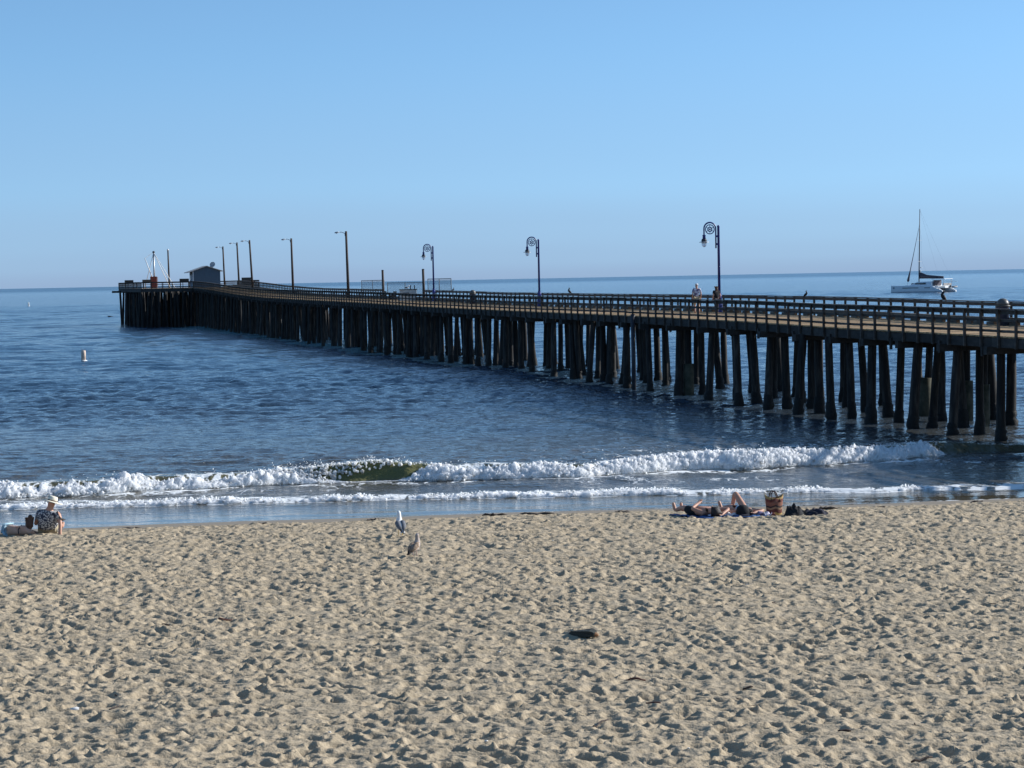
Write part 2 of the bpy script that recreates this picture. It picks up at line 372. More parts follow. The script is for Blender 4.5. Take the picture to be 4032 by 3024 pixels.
def sea_mat():
    m, n, l, b = nt('sea_water')
    g = n.new('ShaderNodeNewGeometry')
    sh = n.new('ShaderNodeAttribute'); sh.attribute_name = 'shallow'
    gr = n.new('ShaderNodeAttribute'); gr.attribute_name = 'olive'
    fo = n.new('ShaderNodeAttribute'); fo.attribute_name = 'foam'
    mx = n.new('ShaderNodeMix'); mx.data_type = 'RGBA'; l.new(sh.outputs['Fac'], mx.inputs[0])
    mx.inputs[6].default_value = (.006, .04, .085, 1); mx.inputs[7].default_value = (.115, .092, .05, 1)
    m2 = n.new('ShaderNodeMix'); m2.data_type = 'RGBA'; l.new(gr.outputs['Fac'], m2.inputs[0])
    l.new(mx.outputs[2], m2.inputs[6]); m2.inputs[7].default_value = (.13, .125, .045, 1)
    # foam lace
    mp = n.new('ShaderNodeMapping'); mp.inputs['Scale'].default_value = (1.0, .55, 1.0); l.new(g.outputs['Position'], mp.inputs[0])
    dn = n.new('ShaderNodeTexNoise'); dn.inputs['Scale'].default_value = 1.4; dn.inputs['Detail'].default_value = 4; l.new(mp.outputs[0], dn.inputs['Vector'])
    dv = n.new('ShaderNodeVectorMath'); dv.operation = 'SCALE'; dv.inputs['Scale'].default_value = 1.6; l.new(dn.outputs['Color'], dv.inputs[0])
    da = n.new('ShaderNodeVectorMath'); da.operation = 'ADD'; l.new(mp.outputs[0], da.inputs[0]); l.new(dv.outputs[0], da.inputs[1])
    vo = n.new('ShaderNodeTexVoronoi'); vo.feature = 'DISTANCE_TO_EDGE'; vo.inputs['Scale'].default_value = 1.5; l.new(da.outputs[0], vo.inputs['Vector'])
    vi = n.new('ShaderNodeMath'); vi.operation = 'SUBTRACT'; vi.inputs[0].default_value = .26; l.new(vo.outputs['Distance'], vi.inputs[1])
    bn = n.new('ShaderNodeTexNoise'); bn.inputs['Scale'].default_value = .9; bn.inputs['Detail'].default_value = 6; bn.inputs['Roughness'].default_value = .7; l.new(mp.outputs[0], bn.inputs['Vector'])
    s1 = n.new('ShaderNodeMath'); s1.operation = 'MULTIPLY_ADD'; s1.inputs[1].default_value = 1.5; l.new(vi.outputs[0], s1.inputs[0]); l.new(bn.outputs['Fac'], s1.inputs[2])
    s2 = n.new('ShaderNodeMath'); s2.operation = 'ADD'; l.new(s1.outputs[0], s2.inputs[0]); l.new(fo.outputs['Fac'], s2.inputs[1])
    fr = n.new('ShaderNodeMapRange'); fr.interpolation_type = 'SMOOTHSTEP'; fr.inputs['From Min'].default_value = 1.1; fr.inputs['From Max'].default_value = 1.3
    l.new(s2.outputs[0], fr.inputs['Value'])
    m3 = n.new('ShaderNodeMix'); m3.data_type = 'RGBA'; l.new(fr.outputs[0], m3.inputs[0]); l.new(m2.outputs[2], m3.inputs[6]); m3.inputs[7].default_value = (.72, .73, .72, 1)
    l.new(m3.outputs[2], b.inputs['Base Color'])
    fa = n.new('ShaderNodeAttribute'); fa.attribute_name = 'chop'
    rf = n.new('ShaderNodeMapRange'); rf.clamp = False; rf.inputs['To Min'].default_value = .06; rf.inputs['To Max'].default_value = .11; l.new(fa.outputs['Fac'], rf.inputs['Value'])
    ro = n.new('ShaderNodeMapRange'); l.new(rf.outputs[0], ro.inputs['To Min']); ro.inputs['To Max'].default_value = .8; l.new(fr.outputs[0], ro.inputs['Value']); l.new(ro.outputs[0], b.inputs['Roughness'])
    b.inputs['IOR'].default_value = 1.33
    # ripples
    rp = n.new('ShaderNodeMapping'); rp.inputs['Scale'].default_value = (.7, 1.0, 1.0); l.new(g.outputs['Position'], rp.inputs[0])
    r1 = n.new('ShaderNodeTexNoise'); r1.inputs['Scale'].default_value = 2.0; r1.inputs['Detail'].default_value = 4; r1.inputs['Roughness'].default_value = .6; l.new(rp.outputs[0], r1.inputs['Vector'])
    r2 = n.new('ShaderNodeTexNoise'); r2.inputs['Scale'].default_value = 6.5; r2.inputs['Detail'].default_value = 2; l.new(rp.outputs[0], r2.inputs['Vector'])
    ca = n.new('ShaderNodeAttribute'); ca.attribute_name = 'calm'
    ri = n.new('ShaderNodeMath'); ri.operation = 'MULTIPLY_ADD'; ri.inputs[1].default_value = .25; l.new(r2.outputs['Fac'], ri.inputs[0]); l.new(r1.outputs['Fac'], ri.inputs[2])
    bp = n.new('ShaderNodeBump'); bp.inputs['Distance'].default_value = .16
    cs = n.new('ShaderNodeMapRange'); cs.inputs['To Min'].default_value = .9; cs.inputs['To Max'].default_value = .1; l.new(ca.outputs['Fac'], cs.inputs['Value']); l.new(cs.outputs[0], bp.inputs['Strength'])
    l.new(ri.outputs[0], bp.inputs['Height']); l.new(bp.outputs[0], b.inputs['Normal'])
    return m
M['sea'] = sea_mat()

def foam_mat():
    m, n, l, b = nt('sea_foam')
    b.inputs['Base Color'].default_value = (.97, .96, .92, 1); b.inputs['Roughness'].default_value = .95
    b.inputs['Specular IOR Level'].default_value = .1
    b.inputs['Subsurface Weight'].default_value = 1.0; b.inputs['Subsurface Radius'].default_value = (1, 1, 1); b.inputs['Subsurface Scale'].default_value = .28
    t = n.new('ShaderNodeBsdfTranslucent'); t.inputs['Color'].default_value = (.95, .95, .94, 1)
    x = n.new('ShaderNodeMixShader'); x.inputs[0].default_value = .25
    l.new(b.outputs[0], x.inputs[1]); l.new(t.outputs[0], x.inputs[2]); l.new(x.outputs[0], n['Material Output'].inputs[0])
    g = n.new('ShaderNodeNewGeometry'); no = n.new('ShaderNodeTexNoise'); no.inputs['Scale'].default_value = 16; no.inputs['Detail'].default_value = 5
    l.new(g.outputs['Position'], no.inputs['Vector']); bp = n.new('ShaderNodeBump'); bp.inputs['Strength'].default_value = .5; bp.inputs['Distance'].default_value = .03
    l.new(no.outputs['Fac'], bp.inputs['Height']); l.new(bp.outputs[0], b.inputs['Normal'])
    return m
M['foam'] = foam_mat()
# ------------------------------------------------------------------ the beach
SHX = np.array([-60, -13.9, -12.2, -8.4, -4.75, -.5, 3.8, 9.0, 14.4, 30, 60]); SHY = np.array([57, 61.4, 61.6, 62.3, 62.5, 63.2, 63.5, 63.7, 64.5, 66, 69])
def shore(x): return np.interp(x, SHX, SHY)
PD = np.array([-400, -120, -60, -37, -18, -12, -8, -5, -2.5, 0, 3, 6, 12, 40, 300, 3000])
PZ = np.array([2.2, 1.6, 1.12, 1.0, .93, .86, .70, .48, .28, .11, -.06, -.3, -.8, -2.0, -8, -20])
def beach_z(x, y): return np.interp(y-shore(x), PD, PZ)

RX0, RX1, RY0, RY1, RS = -22, 22, 20.5, 62.5, .024       # raster of the trodden sand
nx, ny = int((RX1-RX0)/RS)+1, int((RY1-RY0)/RS)+1
H = np.zeros((ny, nx), np.float32)
gx = RX0+np.arange(nx)*RS; gy = RY0+np.arange(ny)*RS
# many feet: shallow bowls pressed one over the other, each with a pushed-up rim
NP = 50000
px = rng.uniform(RX0+.4, RX1-.4, NP); py = rng.uniform(RY0+.4, RY1-.4, NP)
keep = np.abs(px) < 6.5+py*.25; px, py = px[keep], py[keep]
for i in range(len(px)):
    a = rng.uniform(.095, .185); b_ = a*rng.uniform(.42, .75); th = rng.normal(-.12, .55); dep = rng.uniform(.028, .064)
    if rng.random() < .25: a *= .6; b_ *= .6; dep *= .6
    rr = a*1.75
    i0, i1 = int((px[i]-rr-RX0)/RS), int((px[i]+rr-RX0)/RS)+1; j0, j1 = int((py[i]-rr-RY0)/RS), int((py[i]+rr-RY0)/RS)+1
    i0, j0 = max(i0, 0), max(j0, 0)
    X = gx[i0:i1][None, :]-px[i]; Y = gy[j0:j1][:, None]-py[i]
    ct, st = math.cos(th), math.sin(th)
    u = (X*ct+Y*st)/a; v = (-X*st+Y*ct)/b_
    u = u+.22*v*v
    q = np.sqrt(u*u+v*v)
    sub = H[j0:j1, i0:i1]
    lvl = float(sub[sub.shape[0]//2, sub.shape[1]//2])*.35
    tilt = rng.normal(0, .012)*u
    bowl = lvl-dep*(1-q**2.6)+tilt
    rim = .38*dep*np.exp(-((q-1.18)/.24)**2)
    new = np.where(q < 1, np.minimum(sub+rim, bowl+rim), sub+rim)
    H[j0:j1, i0:i1] = new
GX, GY = np.meshgrid(gx, gy)
# old wheel ruts crossing on the right
for pts in ([(1.2, 41.5), (1.97, 39.5), (3.05, 35.7), (3.49, 32.4), (3.99, 29.4), (4.5, 26.5), (4.9, 24)], [(1.5, 40.5), (2.5, 36.3), (3.0, 32.6), (3.55, 30.2), (4.05, 27), (4.4, 24)],
            [(-3.5, 33), (-1.8, 30.5), (0.2, 28.0), (1.5, 25.5)], [(-1.2, 41), (.4, 39.2), (1.4, 37.9)]):
    pa = np.array(pts)
    cx = np.interp(gy, pa[np.argsort(pa[:, 1]), 1], pa[np.argsort(pa[:, 1]), 0])
    on = sstep(pa[:, 1].min(), pa[:, 1].min()+1, gy)*(1-sstep(pa[:, 1].max()-1, pa[:, 1].max(), gy))
    d = (GX-cx[:, None]+.05*vnoise(GY*1.1, GY*0, seed=5))
    w = on[:, None]*(.5+.5*sstep(-.5, .3, vnoise(GY*.8, GY*0+3, seed=9)))
    H = H*(1-.2*w*np.exp(-(d/.22)**2)) - .5*w*(.05*np.exp(-(d/.055)**2)-.032*np.exp(-((np.abs(d)-.13)/.05)**2))
WX, WY = GX+.12*vnoise(GX*2, GY*2, seed=17), GY+.12*vnoise(GX*2, GY*2, seed=18)
H += .034*(1-np.abs(vnoise(WX*2.4, WY*3.3, seed=15)))**1.6+.026*(1-np.abs(vnoise(WX*5.0, WY*6.4, seed=16)))**1.6
H += .025*vnoise(GX*.9, GY*.9, seed=11)+.010*vnoise(GX*4.1, GY*4.1, seed=12)+.009*(1-np.abs(vnoise(GX*9, GY*12, seed=14)))
H += .006*vnoise(GX*2.2+.8*GY, GY*7.5, seed=13)
def sm(A):
    B = A.copy(); B[1:-1, 1:-1] = (A[1:-1, 1:-1]*4+A[:-2, 1:-1]+A[2:, 1:-1]+A[1:-1, :-2]+A[1:-1, 2:])/8; return B
H = sm(H)
edge = sstep(RX0, RX0+1.2, GX)*(1-sstep(RX1-1.2, RX1, GX))*sstep(RY0, RY0+1, GY)*(1-sstep(RY1-1, RY1, GY))
H *= edge
def raster(x, y):
    fx = (x-RX0)/RS; fy = (y-RY0)/RS
    ok = (fx > 0) & (fx < nx-2) & (fy > 0) & (fy < ny-2)
    fx = np.clip(fx, 0, nx-2.001); fy = np.clip(fy, 0, ny-2.001)
    i = fx.astype(int); j = fy.astype(int); a = fx-i; b_ = fy-j
    h = H[j, i]*(1-a)*(1-b_)+H[j, i+1]*a*(1-b_)+H[j+1, i]*(1-a)*b_+H[j+1, i+1]*a*b_
    return np.where(ok, h, 0)
def dryness(x, y):                       # trodden relief fades out on the washed sand face
    d = y-shore(x)+.35*vnoise(np.asarray(x)*.6, np.asarray(y)*0, seed=21)
    return 1-sstep(-4.2, -2.7, d)
def ground_z(x, y):
    x = np.asarray(x, float); y = np.asarray(y, float)
    return beach_z(x, y)+raster(x, y)*dryness(x, y)
rows = [20.0]
while rows[-1] < 60.5: rows.append(rows[-1]+.026+.0011*(rows[-1]-20))
while rows[-1] < 72: rows.append(rows[-1]+.2)
rows = [-300, -120, -50, -20, 0, 8, 14, 17.5, 19]+rows+[74, 78, 84, 95, 110, 140, 200, 320, 600, 1200, 2400]
fine = np.linspace(-1, 1, 941)
cols = np.concatenate([[-90, -40, -18, -9, -5, -3, -2, -1.5, -1.2, -1.06], fine, [1.06, 1.2, 1.5, 2, 3, 5, 9, 18, 40, 90]])
rows = np.array(rows)
half = 6.0+np.maximum(rows, 15)*.245
X = cols[None, :]*np.minimum(half, 34)[:, None]; Y = np.repeat(rows[:, None], len(cols), 1)
Z = ground_z(X, Y)
wet = sstep(-4.0, -2.6, Y-shore(X)+.5*vnoise(X*.45, Y*0, seed=22)+.15*vnoise(X*2.1, Y*1.2, seed=23))
beach = link('beach', grid_mesh('beach', np.stack([X, Y, Z], -1), {'wet': wet}), M['sand'])
tag(beach, 'trampled tan sand sloping down to the sea', kind='structure')
def gz(x, y): return float(ground_z(np.array([x]), np.array([y]))[0])

# ------------------------------------------------------------------ the sea
BRX = np.array([-60, -20, -16.2, -14.4, -12.9, -11.7, -8.7, -6.4, -2.9, -.6, 1.9, 5.7, 8.4, 10.8, 12.9, 15, 18, 26, 60])
BRY = np.array([66, 71, 71.7, 72.1, 72.6, 73.6, 74.4, 75.0, 75.15, 75.2, 75.3, 76.9, 77.5, 78.3, 79.4, 80.9, 82.6, 86, 100])
def breaker(x): return np.interp(x, BRX, BRY)+.25*vnoise(np.asarray(x)*.5, np.asarray(x)*0, seed=31)+.1*vnoise(np.asarray(x)*1.7, np.asarray(x)*0, seed=32)
def crest_h(x):
    x = np.asarray(x, float)
    h = .44+.07*vnoise(x*.35, x*0, seed=33)+.2*np.exp(-((x+4.3)/1.7)**2)+.10*np.exp(-((x-10.8)/1.8)**2)
    return h*(1-.55*sstep(15, 19, x))
rows = [57.0]
while rows[-1] < 70: rows.append(rows[-1]+.11)
while rows[-1] < 86: rows.append(rows[-1]+.085)
while rows[-1] < 900: rows.append(rows[-1]+.085+.0033*(rows[-1]-86))
while rows[-1] < 90000: rows.append(rows[-1]*1.09)
rows = np.array(rows)
fine = np.linspace(-1, 1, 401)
cols = np.concatenate([[-60, -25, -12, -6, -3.5, -2.2, -1.5, -1.15], fine, [1.15, 1.5, 2.2, 3.5, 6, 12, 25, 60]])
half = 3.0+rows*.25
X = cols[None, :]*half[:, None]; Y = np.repeat(rows[:, None], len(cols), 1)
spac = np.maximum(half*2/400, np.gradient(rows))
d = Y-shore(X)
deep = sstep(4, 22, d)
amp_mod = .8+.4*vnoise(X*.03, Y*.05, seed=41)+.25*vnoise(X*.12, Y*.2, seed=42)+.9*np.exp(-((Y-150-.3*X)/26)**2)*(1-.5*sstep(-12, 22, X))
chop = sstep(130, 800, Y)+2.4*sstep(2200, 5200, Y)
Z = np.zeros_like(X)
wr = np.random.default_rng(3)
PN = [.8*vnoise(X*.07+9*k, Y*.07, seed=43+k) for k in range(3)]
for k in range(64):
    lam = .5*(7**wr.random()); ang = wr.normal(0, .5 if lam > 2 else .85); ph = wr.random()*6.283
    am = .0043*lam**.62
    kx, ky = 2*math.pi/lam*math.sin(ang), 2*math.pi/lam*math.cos(ang)
    fade = np.clip(lam/(3.0*spac)-.6, 0, 1)[:, None]
    th_ = kx*X+ky*Y+ph+PN[k % 3]
    s_ = np.sin(th_)
    Z += am*fade*(s_-.35*(2*s_*s_-1))
for k in range(26):
    lam = 3.5*(4.5**wr.random()); ang = wr.normal(0, .6); ph = wr.random()*6.283
    kx, ky = 2*math.pi/lam*math.sin(ang), 2*math.pi/lam*math.cos(ang)
    fade = (np.clip(lam/(3.0*spac)-.6, 0, 1)*sstep(110, 260, rows))[:, None]
    s_ = np.sin(kx*X+ky*Y+ph+PN[k % 3]); Z += .0058*lam**.75*fade*(s_-.35*(2*s_*s_-1))
Z *= amp_mod*(.12+.88*deep)
# swell lines running in
sw = .10*np.sin(2*math.pi*(Y+.06*X+3*vnoise(X*.02, Y*.01, seed=44))/31.0)+.04*np.sin(2*math.pi*(Y-.1*X)/17.0+1)+.28*np.exp(-((Y-158)/17)**2)
Z += sw*sstep(95, 130, Y)*(1-sstep(300, 460, Y))*(.6+.4*vnoise(X*.02, Y*.03, seed=45))
Z *= (1-sstep(760, 900, Y))
# the breaker and the little bore before it
yb = breaker(X); t = Y-yb; hc = crest_h(X)
front = sstep(.02, .62, t); back = 1-sstep(.75, 5.5, t)
ridge = hc*np.where(t < .7, front, back)
Z = np.where((t > -2) & (t < 6), Z*.55, Z)+ridge
Z += .10*np.exp(-((t+1.7)/1.5)**2)*vnoise(X*.5, Y*.6, seed=46)
FY = lambda x: np.interp(x, [-60, -15.5, -10.9, -6.2, -.5, 4.1, 9.7, 14.8, 40], [66.5, 68.4, 68.6, 68.75, 68.7, 68.7, 68.4, 68.35, 69])+.16*vnoise(np.asarray(x)*.55, np.asarray(x)*0, seed=51)+.07*vnoise(np.asarray(x)*2.1, np.asarray(x)*0, seed=52)
t2 = Y-FY(X)
Z += .075*np.where(t2 < .1, sstep(-.12, .1, t2), 1-sstep(.3, 2.6, t2))
# thin swash climbing the sand
Z += np.where(d < 5, .12*(1-sstep(-1, 5, d)), 0)+.012*vnoise(X*.35, Y*1.4, seed=53)*(1-deep)
Z = np.where(d < -1.2, np.minimum(Z, beach_z(X, Y)-.2), Z)
shallow = np.clip(.9*np.exp(-np.maximum(d-2, 0)/34), 0, 1)*(.8+.25*vnoise(X*.1, Y*.15, seed=54))+.12*np.exp(-np.maximum(d, 0)/190)
olive = sstep(-.1, .25, t)*(1-sstep(.7, 1.4, t))*(.35+.65*np.exp(-((X+4.6)/2.6)**2))
foam = -.7+0*X
foam = np.maximum(foam, .44-.075*np.clip(t-.5, 0, 12)-9*(t < .3))               # behind the crest
foam = np.maximum(foam, np.where((t > -7) & (t < .4), .27+.3*np.exp(-(t/.9)**2)-.025*np.abs(t)+.16*vnoise(X*.35, Y*.6, seed=60), -9))
foam = np.maximum(foam, .12*np.exp(-((d-24)/6)**2)+.26*np.exp(-((X-9)/9)**2)*np.exp(-((d-20)/5)**2)-.06*(X < 0))
foam = np.where((t > -.3) & (t < .75), foam-.75*np.exp(-((X+4.6)/1.7)**4), foam)
foam = np.where((t > -1.5) & (t < 8), foam-.55*sstep(14.6, 16.2, X), foam)
foam = np.where(t2 > 0, foam, -.6)
foam = np.maximum(foam, np.where((t2 > -.25) & (t2 < 2.6), .62-.2*np.abs(t2-.1), -9)+.12*vnoise(X*.4, Y*.5, seed=55))
foam = np.maximum(foam, .42-3.2*np.abs(d-.10-.06*vnoise(X*1.3, X*0, seed=56))+.25*vnoise(X*.3, X*0, seed=57))   # the lip of the swash
foam = np.maximum(foam, .17-1.3*np.abs(d-2.0-.5*vnoise(X*.22, X*0, seed=58))+.15*vnoise(X*.3, X*0, seed=59))
calm = 1-sstep(1.5, 9, d)
sea = link('sea', grid_mesh('sea', np.stack([X, Y, Z], -1), {'shallow': np.clip(shallow, 0, 1), 'olive': olive, 'foam': foam, 'calm': calm, 'chop': chop}), M['sea'])
tag(sea, 'blue sea reaching to the horizon', kind='structure')

# ------------------------------------------------------------------ white water
def ico():
    bm = bmesh.new(); bmesh.ops.create_icosphere(bm, subdivisions=2, radius=1)
    V = np.array([v.co[:] for v in bm.verts]); T = np.array([[v.index for v in f.verts] for f in bm.faces]); bm.free(); return V, T
IV, IT = ico()
def blobs(Cn, Rd, seed):
    g = np.random.default_rng(seed); N = len(Cn); nv = len(IV)
    S = g.uniform(.75, 1.3, (N, 1, 3)); V = IV[None]*S*Rd[:, None, None]
    V = V*(1+.28*vnoise(IV[None, :, 0]*1.7+np.arange(N)[:, None]*7.3, IV[None, :, 1]*1.7+0*np.arange(N)[:, None], IV[None, :, 2]*1.7+0*np.arange(N)[:, None], seed))[..., None]
    V = V+Cn[:, None]
    T = IT[None]+(np.arange(N)*nv)[:, None, None]
    return V.reshape(-1, 3), T.reshape(-1, 3)
def roll_mesh(xs, prof, yb, sc, seed, namp):
    """a lumpy roll of white water along the line yb(xs); prof rows (dy, dz)"""
    prof = np.array(prof); m = len(prof); tt = np.linspace(0, m-1, 40)
    py_ = np.interp(tt, np.arange(m), prof[:, 0]); pz_ = np.interp(tt, np.arange(m), prof[:, 1])
    ny_ = -np.gradient(pz_); nz_ = np.gradient(py_); ln = np.hypot(ny_, nz_)+1e-6; ny_, nz_ = ny_/ln, nz_/ln
    XX = np.repeat(xs[:, None], 40, 1); YY = yb[:, None]+py_[None]*sc[:, None]**.5; ZZ = pz_[None]*sc[:, None]
    b = np.abs(fbm(XX*3.6, YY*3.6, ZZ*4.0, 5, seed, .68))
    dsp = namp*(b*1.5-.35)*np.minimum(1, sc*1.6)[:, None]*np.sin(np.linspace(.15, math.pi-.15, 40))[None]
    return np.stack([XX+.3*dsp*vnoise(XX*5, ZZ*5, seed=seed+9), YY+ny_[None]*dsp, ZZ+nz_[None]*dsp], -1)
xs = np.arange(-22, 15.4, .022)
inten = np.clip(1-.95*np.exp(-((xs+4.7)/1.55)**4)-.45*np.exp(-((xs+6.8)/.8)**2)-.55*np.exp(-((xs+9.8)/.8)**2)-.3*np.exp(-((xs+13.3)/.5)**2), .06, 1)*(1-.8*sstep(14.6, 15.4, xs))
inten = inten*(.88+.3*vnoise(xs*.8, xs*0, seed=61))
ybx = breaker(xs)
P = roll_mesh(xs, [(.1, -.08), (-.16, .06), (-.12, .2), (.08, .36), (.4, .47), (.8, .47), (1.3, .38), (2.0, .18), (2.7, -.05)], ybx, inten*crest_h(xs)/.44, 62, .085)
g1 = np.random.default_rng(64)
N = 8500
bx = g1.uniform(-24, 15.3, N); bi = np.interp(bx, xs, inten); ok = g1.random(N) < bi*1.05; bx = bx[ok]; bi = bi[ok]
u = g1.beta(1.3, 1.6, len(bx)); byy = np.interp(bx, xs, ybx); hh = crest_h(bx)
by = byy-.18+u*1.25+g1.normal(0, .05, len(bx)); bz = hh*bi*np.sin(np.clip(u*1.25+.05, 0, 1)*1.57)*1.02+g1.normal(0, .03, len(bx))
br = .012+.034*g1.random(len(bx))**2
V1, T1 = blobs(np.stack([bx, by, np.maximum(bz, .0)], -1), br, 65)
# spray flung off the crest, thickest at the shoulders of the open face
N = 1500
sx = np.where(g1.random(N) < .5, g1.uniform(-24, 15.3, N), g1.normal(-5.6, 1.6, N))
ss = np.abs(g1.normal(0, 1, N)); jet = np.maximum(0, vnoise(sx*2.3, sx*0, seed=66))
sy = breaker(sx)+.55+g1.normal(0, .22, N); sz = crest_h(sx)*.95+ss*.05+ss*jet*.12
V2, T2 = blobs(np.stack([sx, sy, sz], -1), .005+.013*g1.random(N)**2, 67)
# drips and curls lying on the open face
N = 330
cx_ = g1.normal(-6.4, 1.1, N); cx_ = cx_[(cx_ > -8.5) & (cx_ < -3.2)]; N = len(cx_)
cv = g1.random(N)**.8*np.clip(1-.18*(cx_+7.5), .1, 1); cy_ = breaker(cx_)+.62-cv*.62; cz_ = crest_h(cx_)*(1-sstep(0, 1, cv))+.02
V3, T3 = blobs(np.stack([cx_, cy_-.03, cz_], -1), .025+.05*g1.random(N)**2, 68)
def join_tri(name, parts):
    Vs, Ts, n0 = [], [], 0
    for V, T in parts: Vs.append(V); Ts.append(T+n0); n0 += len(V)
    return tri_mesh(name, np.concatenate(Vs), np.concatenate(Ts))
def grid_tri(P):
    r, c_ = P.shape[:2]; idx = np.arange(r*c_).reshape(r, c_)
    a, b_, d_, e_ = idx[:-1, :-1], idx[:-1, 1:], idx[1:, 1:], idx[1:, :-1]
    return P.reshape(-1, 3), np.concatenate([np.stack([a, b_, d_], -1).reshape(-1, 3), np.stack([a, d_, e_], -1).reshape(-1, 3)])
fo = link('breaker_foam', join_tri('breaker_foam', [grid_tri(P), (V1, T1), (V2, T2), (V3, T3)]), M['foam'])
tag(fo, 'thick white foam of the breaking wave', 'foam', kind='stuff')
# the small white edge of the spent wave
xs2 = np.arange(-22, 22, .035)
i2 = np.clip(.75+.5*vnoise(xs2*.9, xs2*0, seed=71)+.25*vnoise(xs2*3, xs2*0, seed=72), .12, 1.2)*(1-.35*sstep(5, 12, xs2))*(1-.85*np.exp(-((xs2-14)/.7)**2))*(1-.3*np.exp(-((xs2+14.5)/1.2)**2))
P2 = roll_mesh(xs2, [(.05, -.03), (-.06, .03), (-.02, .09), (.12, .14), (.35, .13), (.7, .07), (1.05, -.02)], FY(xs2)-.05, i2*.85, 73, .045)
N = 5200
bx = g1.uniform(-22, 22, N); bi = np.interp(bx, xs2, i2); ok = g1.random(N) < bi; bx = bx[ok]; bi = bi[ok]
u = g1.random(len(bx)); by = FY(bx)-.12+u*.75; bz = .13*bi*np.sin(np.clip(u*1.2+.08, 0, 1)*1.57)+g1.normal(0, .015, len(bx))+.01
V4, T4 = blobs(np.stack([bx, by, bz], -1), .009+.024*g1.random(len(bx))**2, 74)
fo2 = link('swash_foam', join_tri('swash_foam', [grid_tri(P2), (V4, T4)]), M['foam'])
tag(fo2, 'low white foam edge of the spent wave nearest the sand', 'foam', kind='stuff')
# ------------------------------------------------------------------ the pier: local x = across (far side +), y = along, z up
PCOS, PSIN = math.cos(math.atan(.25)), math.sin(math.atan(.25)); PROT = math.atan(.25)
PO = Vector((39.39*PCOS, 39.39*PSIN, 0))
def PW(u, s, z=0.0): return Vector((PO.x+u*PCOS-s*PSIN, PO.y+u*PSIN+s*PCOS, z))
DS = [40, 70, 80, 96, 109, 129, 157, 187, 203, 220, 249, 281, 294, 310, 323, 343, 358, 366, 480]
DZ = [4.0, 4.04, 4.07, 4.14, 4.27, 4.34, 4.38, 4.45, 4.57, 4.66, 4.75, 4.9, 5.05, 5.27, 5.55, 5.95, 6.15, 6.2, 6.22]
def dz(s): return float(np.interp(s, DS, DZ))
pier = empty('wooden_pier', PO, PROT, 'long dark timber pier on many piles running out to sea', 'pier')
pr = random.Random(11)
UN, UF = -.36, 6.66                         # the two edges of the deck
BENTS = [55.5, 59.7, 63.9, 68.0, 72.2, 76.3, 80.4, 84.5, 88.8, 92.5, 96.1, 100.2, 105.0, 109.5, 114.1, 119.5, 124.3, 128.8, 133.2, 137.0, 141.7, 145.8, 150.7, 154.9, 159.2]
while BENTS[-1] < 362: BENTS.append(BENTS[-1]+4.4+pr.uniform(-.25, .25))
KNOWN = {80.4: [0, 2.2, 4.6, 6.2], 84.5: [-.1, 1.1, 3.6, 5.9], 88.8: [.1, 1.0, 2.4, 3.3, 4.6, 6.1], 92.5: [-.2, 1.1, 3.1, 4.3, 5.6], 96.1: [-.6, .4, 2.2, 4.0, 5.9],
         100.2: [-.6, .5, 2.8, 5.5], 105.0: [-.3, .7, 2.0, 3.8, 5.8], 109.5: [-.2, .8, 3.2, 5.5], 114.1: [-.2, 1.4, 3.4, 4.7, 6.0], 119.5: [-.1, .5, 1.3, 4.2, 5.9], 124.3: [-.2, 1.6, 4.0, 6.0],
         128.8: [-.2, 2.2, 4.1, 5.9], 133.2: [.0, .9, 2.4, 3.7, 5.8]}
JACKET = {(119.5, 1), (88.8, 3), (92.5, 3), (96.1, 3)}
piles = []
for b in BENTS:
    us = KNOWN.get(b)
    if us is None:
        us = [pr.uniform(-.25, .15), pr.uniform(1.0, 1.9), pr.uniform(2.6, 3.4), pr.uniform(4.1, 4.9), pr.uniform(5.6, 6.2)]
        if pr.random() < .3: us.append(pr.uniform(.3, .9))
        if pr.random() < .25: us.pop(2)
        if b > 185: us += [pr.uniform(0, 1)]
        elif b > 138: us = [us[0], us[1]+.2, us[1]+1.2+pr.uniform(0, .6), us[-1]]
        if b > 185 and pr.random() < .6: us += [pr.uniform(3.5, 5.5), pr.uniform(1.5, 3)]
    for k, u in enumerate(us):
        piles.append((u, b+pr.uniform(-.15, .15) if b not in KNOWN else b, k, (b, k) in JACKET))
HS0, HS1, HU0, HU1 = 362.0, 407.0, -8.5, 10.0   # the wide head
for s in np.arange(HS0+.4, HS1, 3.9):
    for u in np.arange(HU0+.3, HU1, 2.55):
        piles.append((u+pr.uniform(-.4, .4), s+pr.uniform(-.4, .4), 9, False))
for u in np.arange(HU0+.9, UN, .62): piles.append((u, HS0+.3+pr.uniform(0, .4), 9, False))
for k in range(60): piles.append((pr.uniform(HU0+1, 6), pr.uniform(HS0+.8, HS0+22), 9, False))
for s in np.arange(HS0+1, HS1-14, 1.15): piles.append((HU0+.45+pr.uniform(0, .5), s, 9, False))
def pile_mb(mb, u, s, lean=True):
    top = dz(s)-.42; r = pr.uniform(.165, .215)
    lu = pr.uniform(-.28, .28) if lean else 0; ls = pr.uniform(-.3, .3) if lean else 0
    if u > 5.3: lu = pr.uniform(-.05, .4)
    if -.7 < u < .2: lu = pr.uniform(-.3, .12)
    pts, rad = [], []
    for t in (0, .12, .3, .5, .7, .88, 1):
        z = -1.4+t*(top+1.4)
        q = z/max(top, .1)                        # measured foot is where the pile meets the water
        pts.append((u-lu*max(q, -.3)+pr.uniform(-.012, .012), s-ls*max(q, -.3)+pr.uniform(-.012, .012), z)); rad.append(r*(1.12-.2*t)*pr.uniform(.96, 1.04))
    mb.tube(pts, rad, 9); return pts, rad
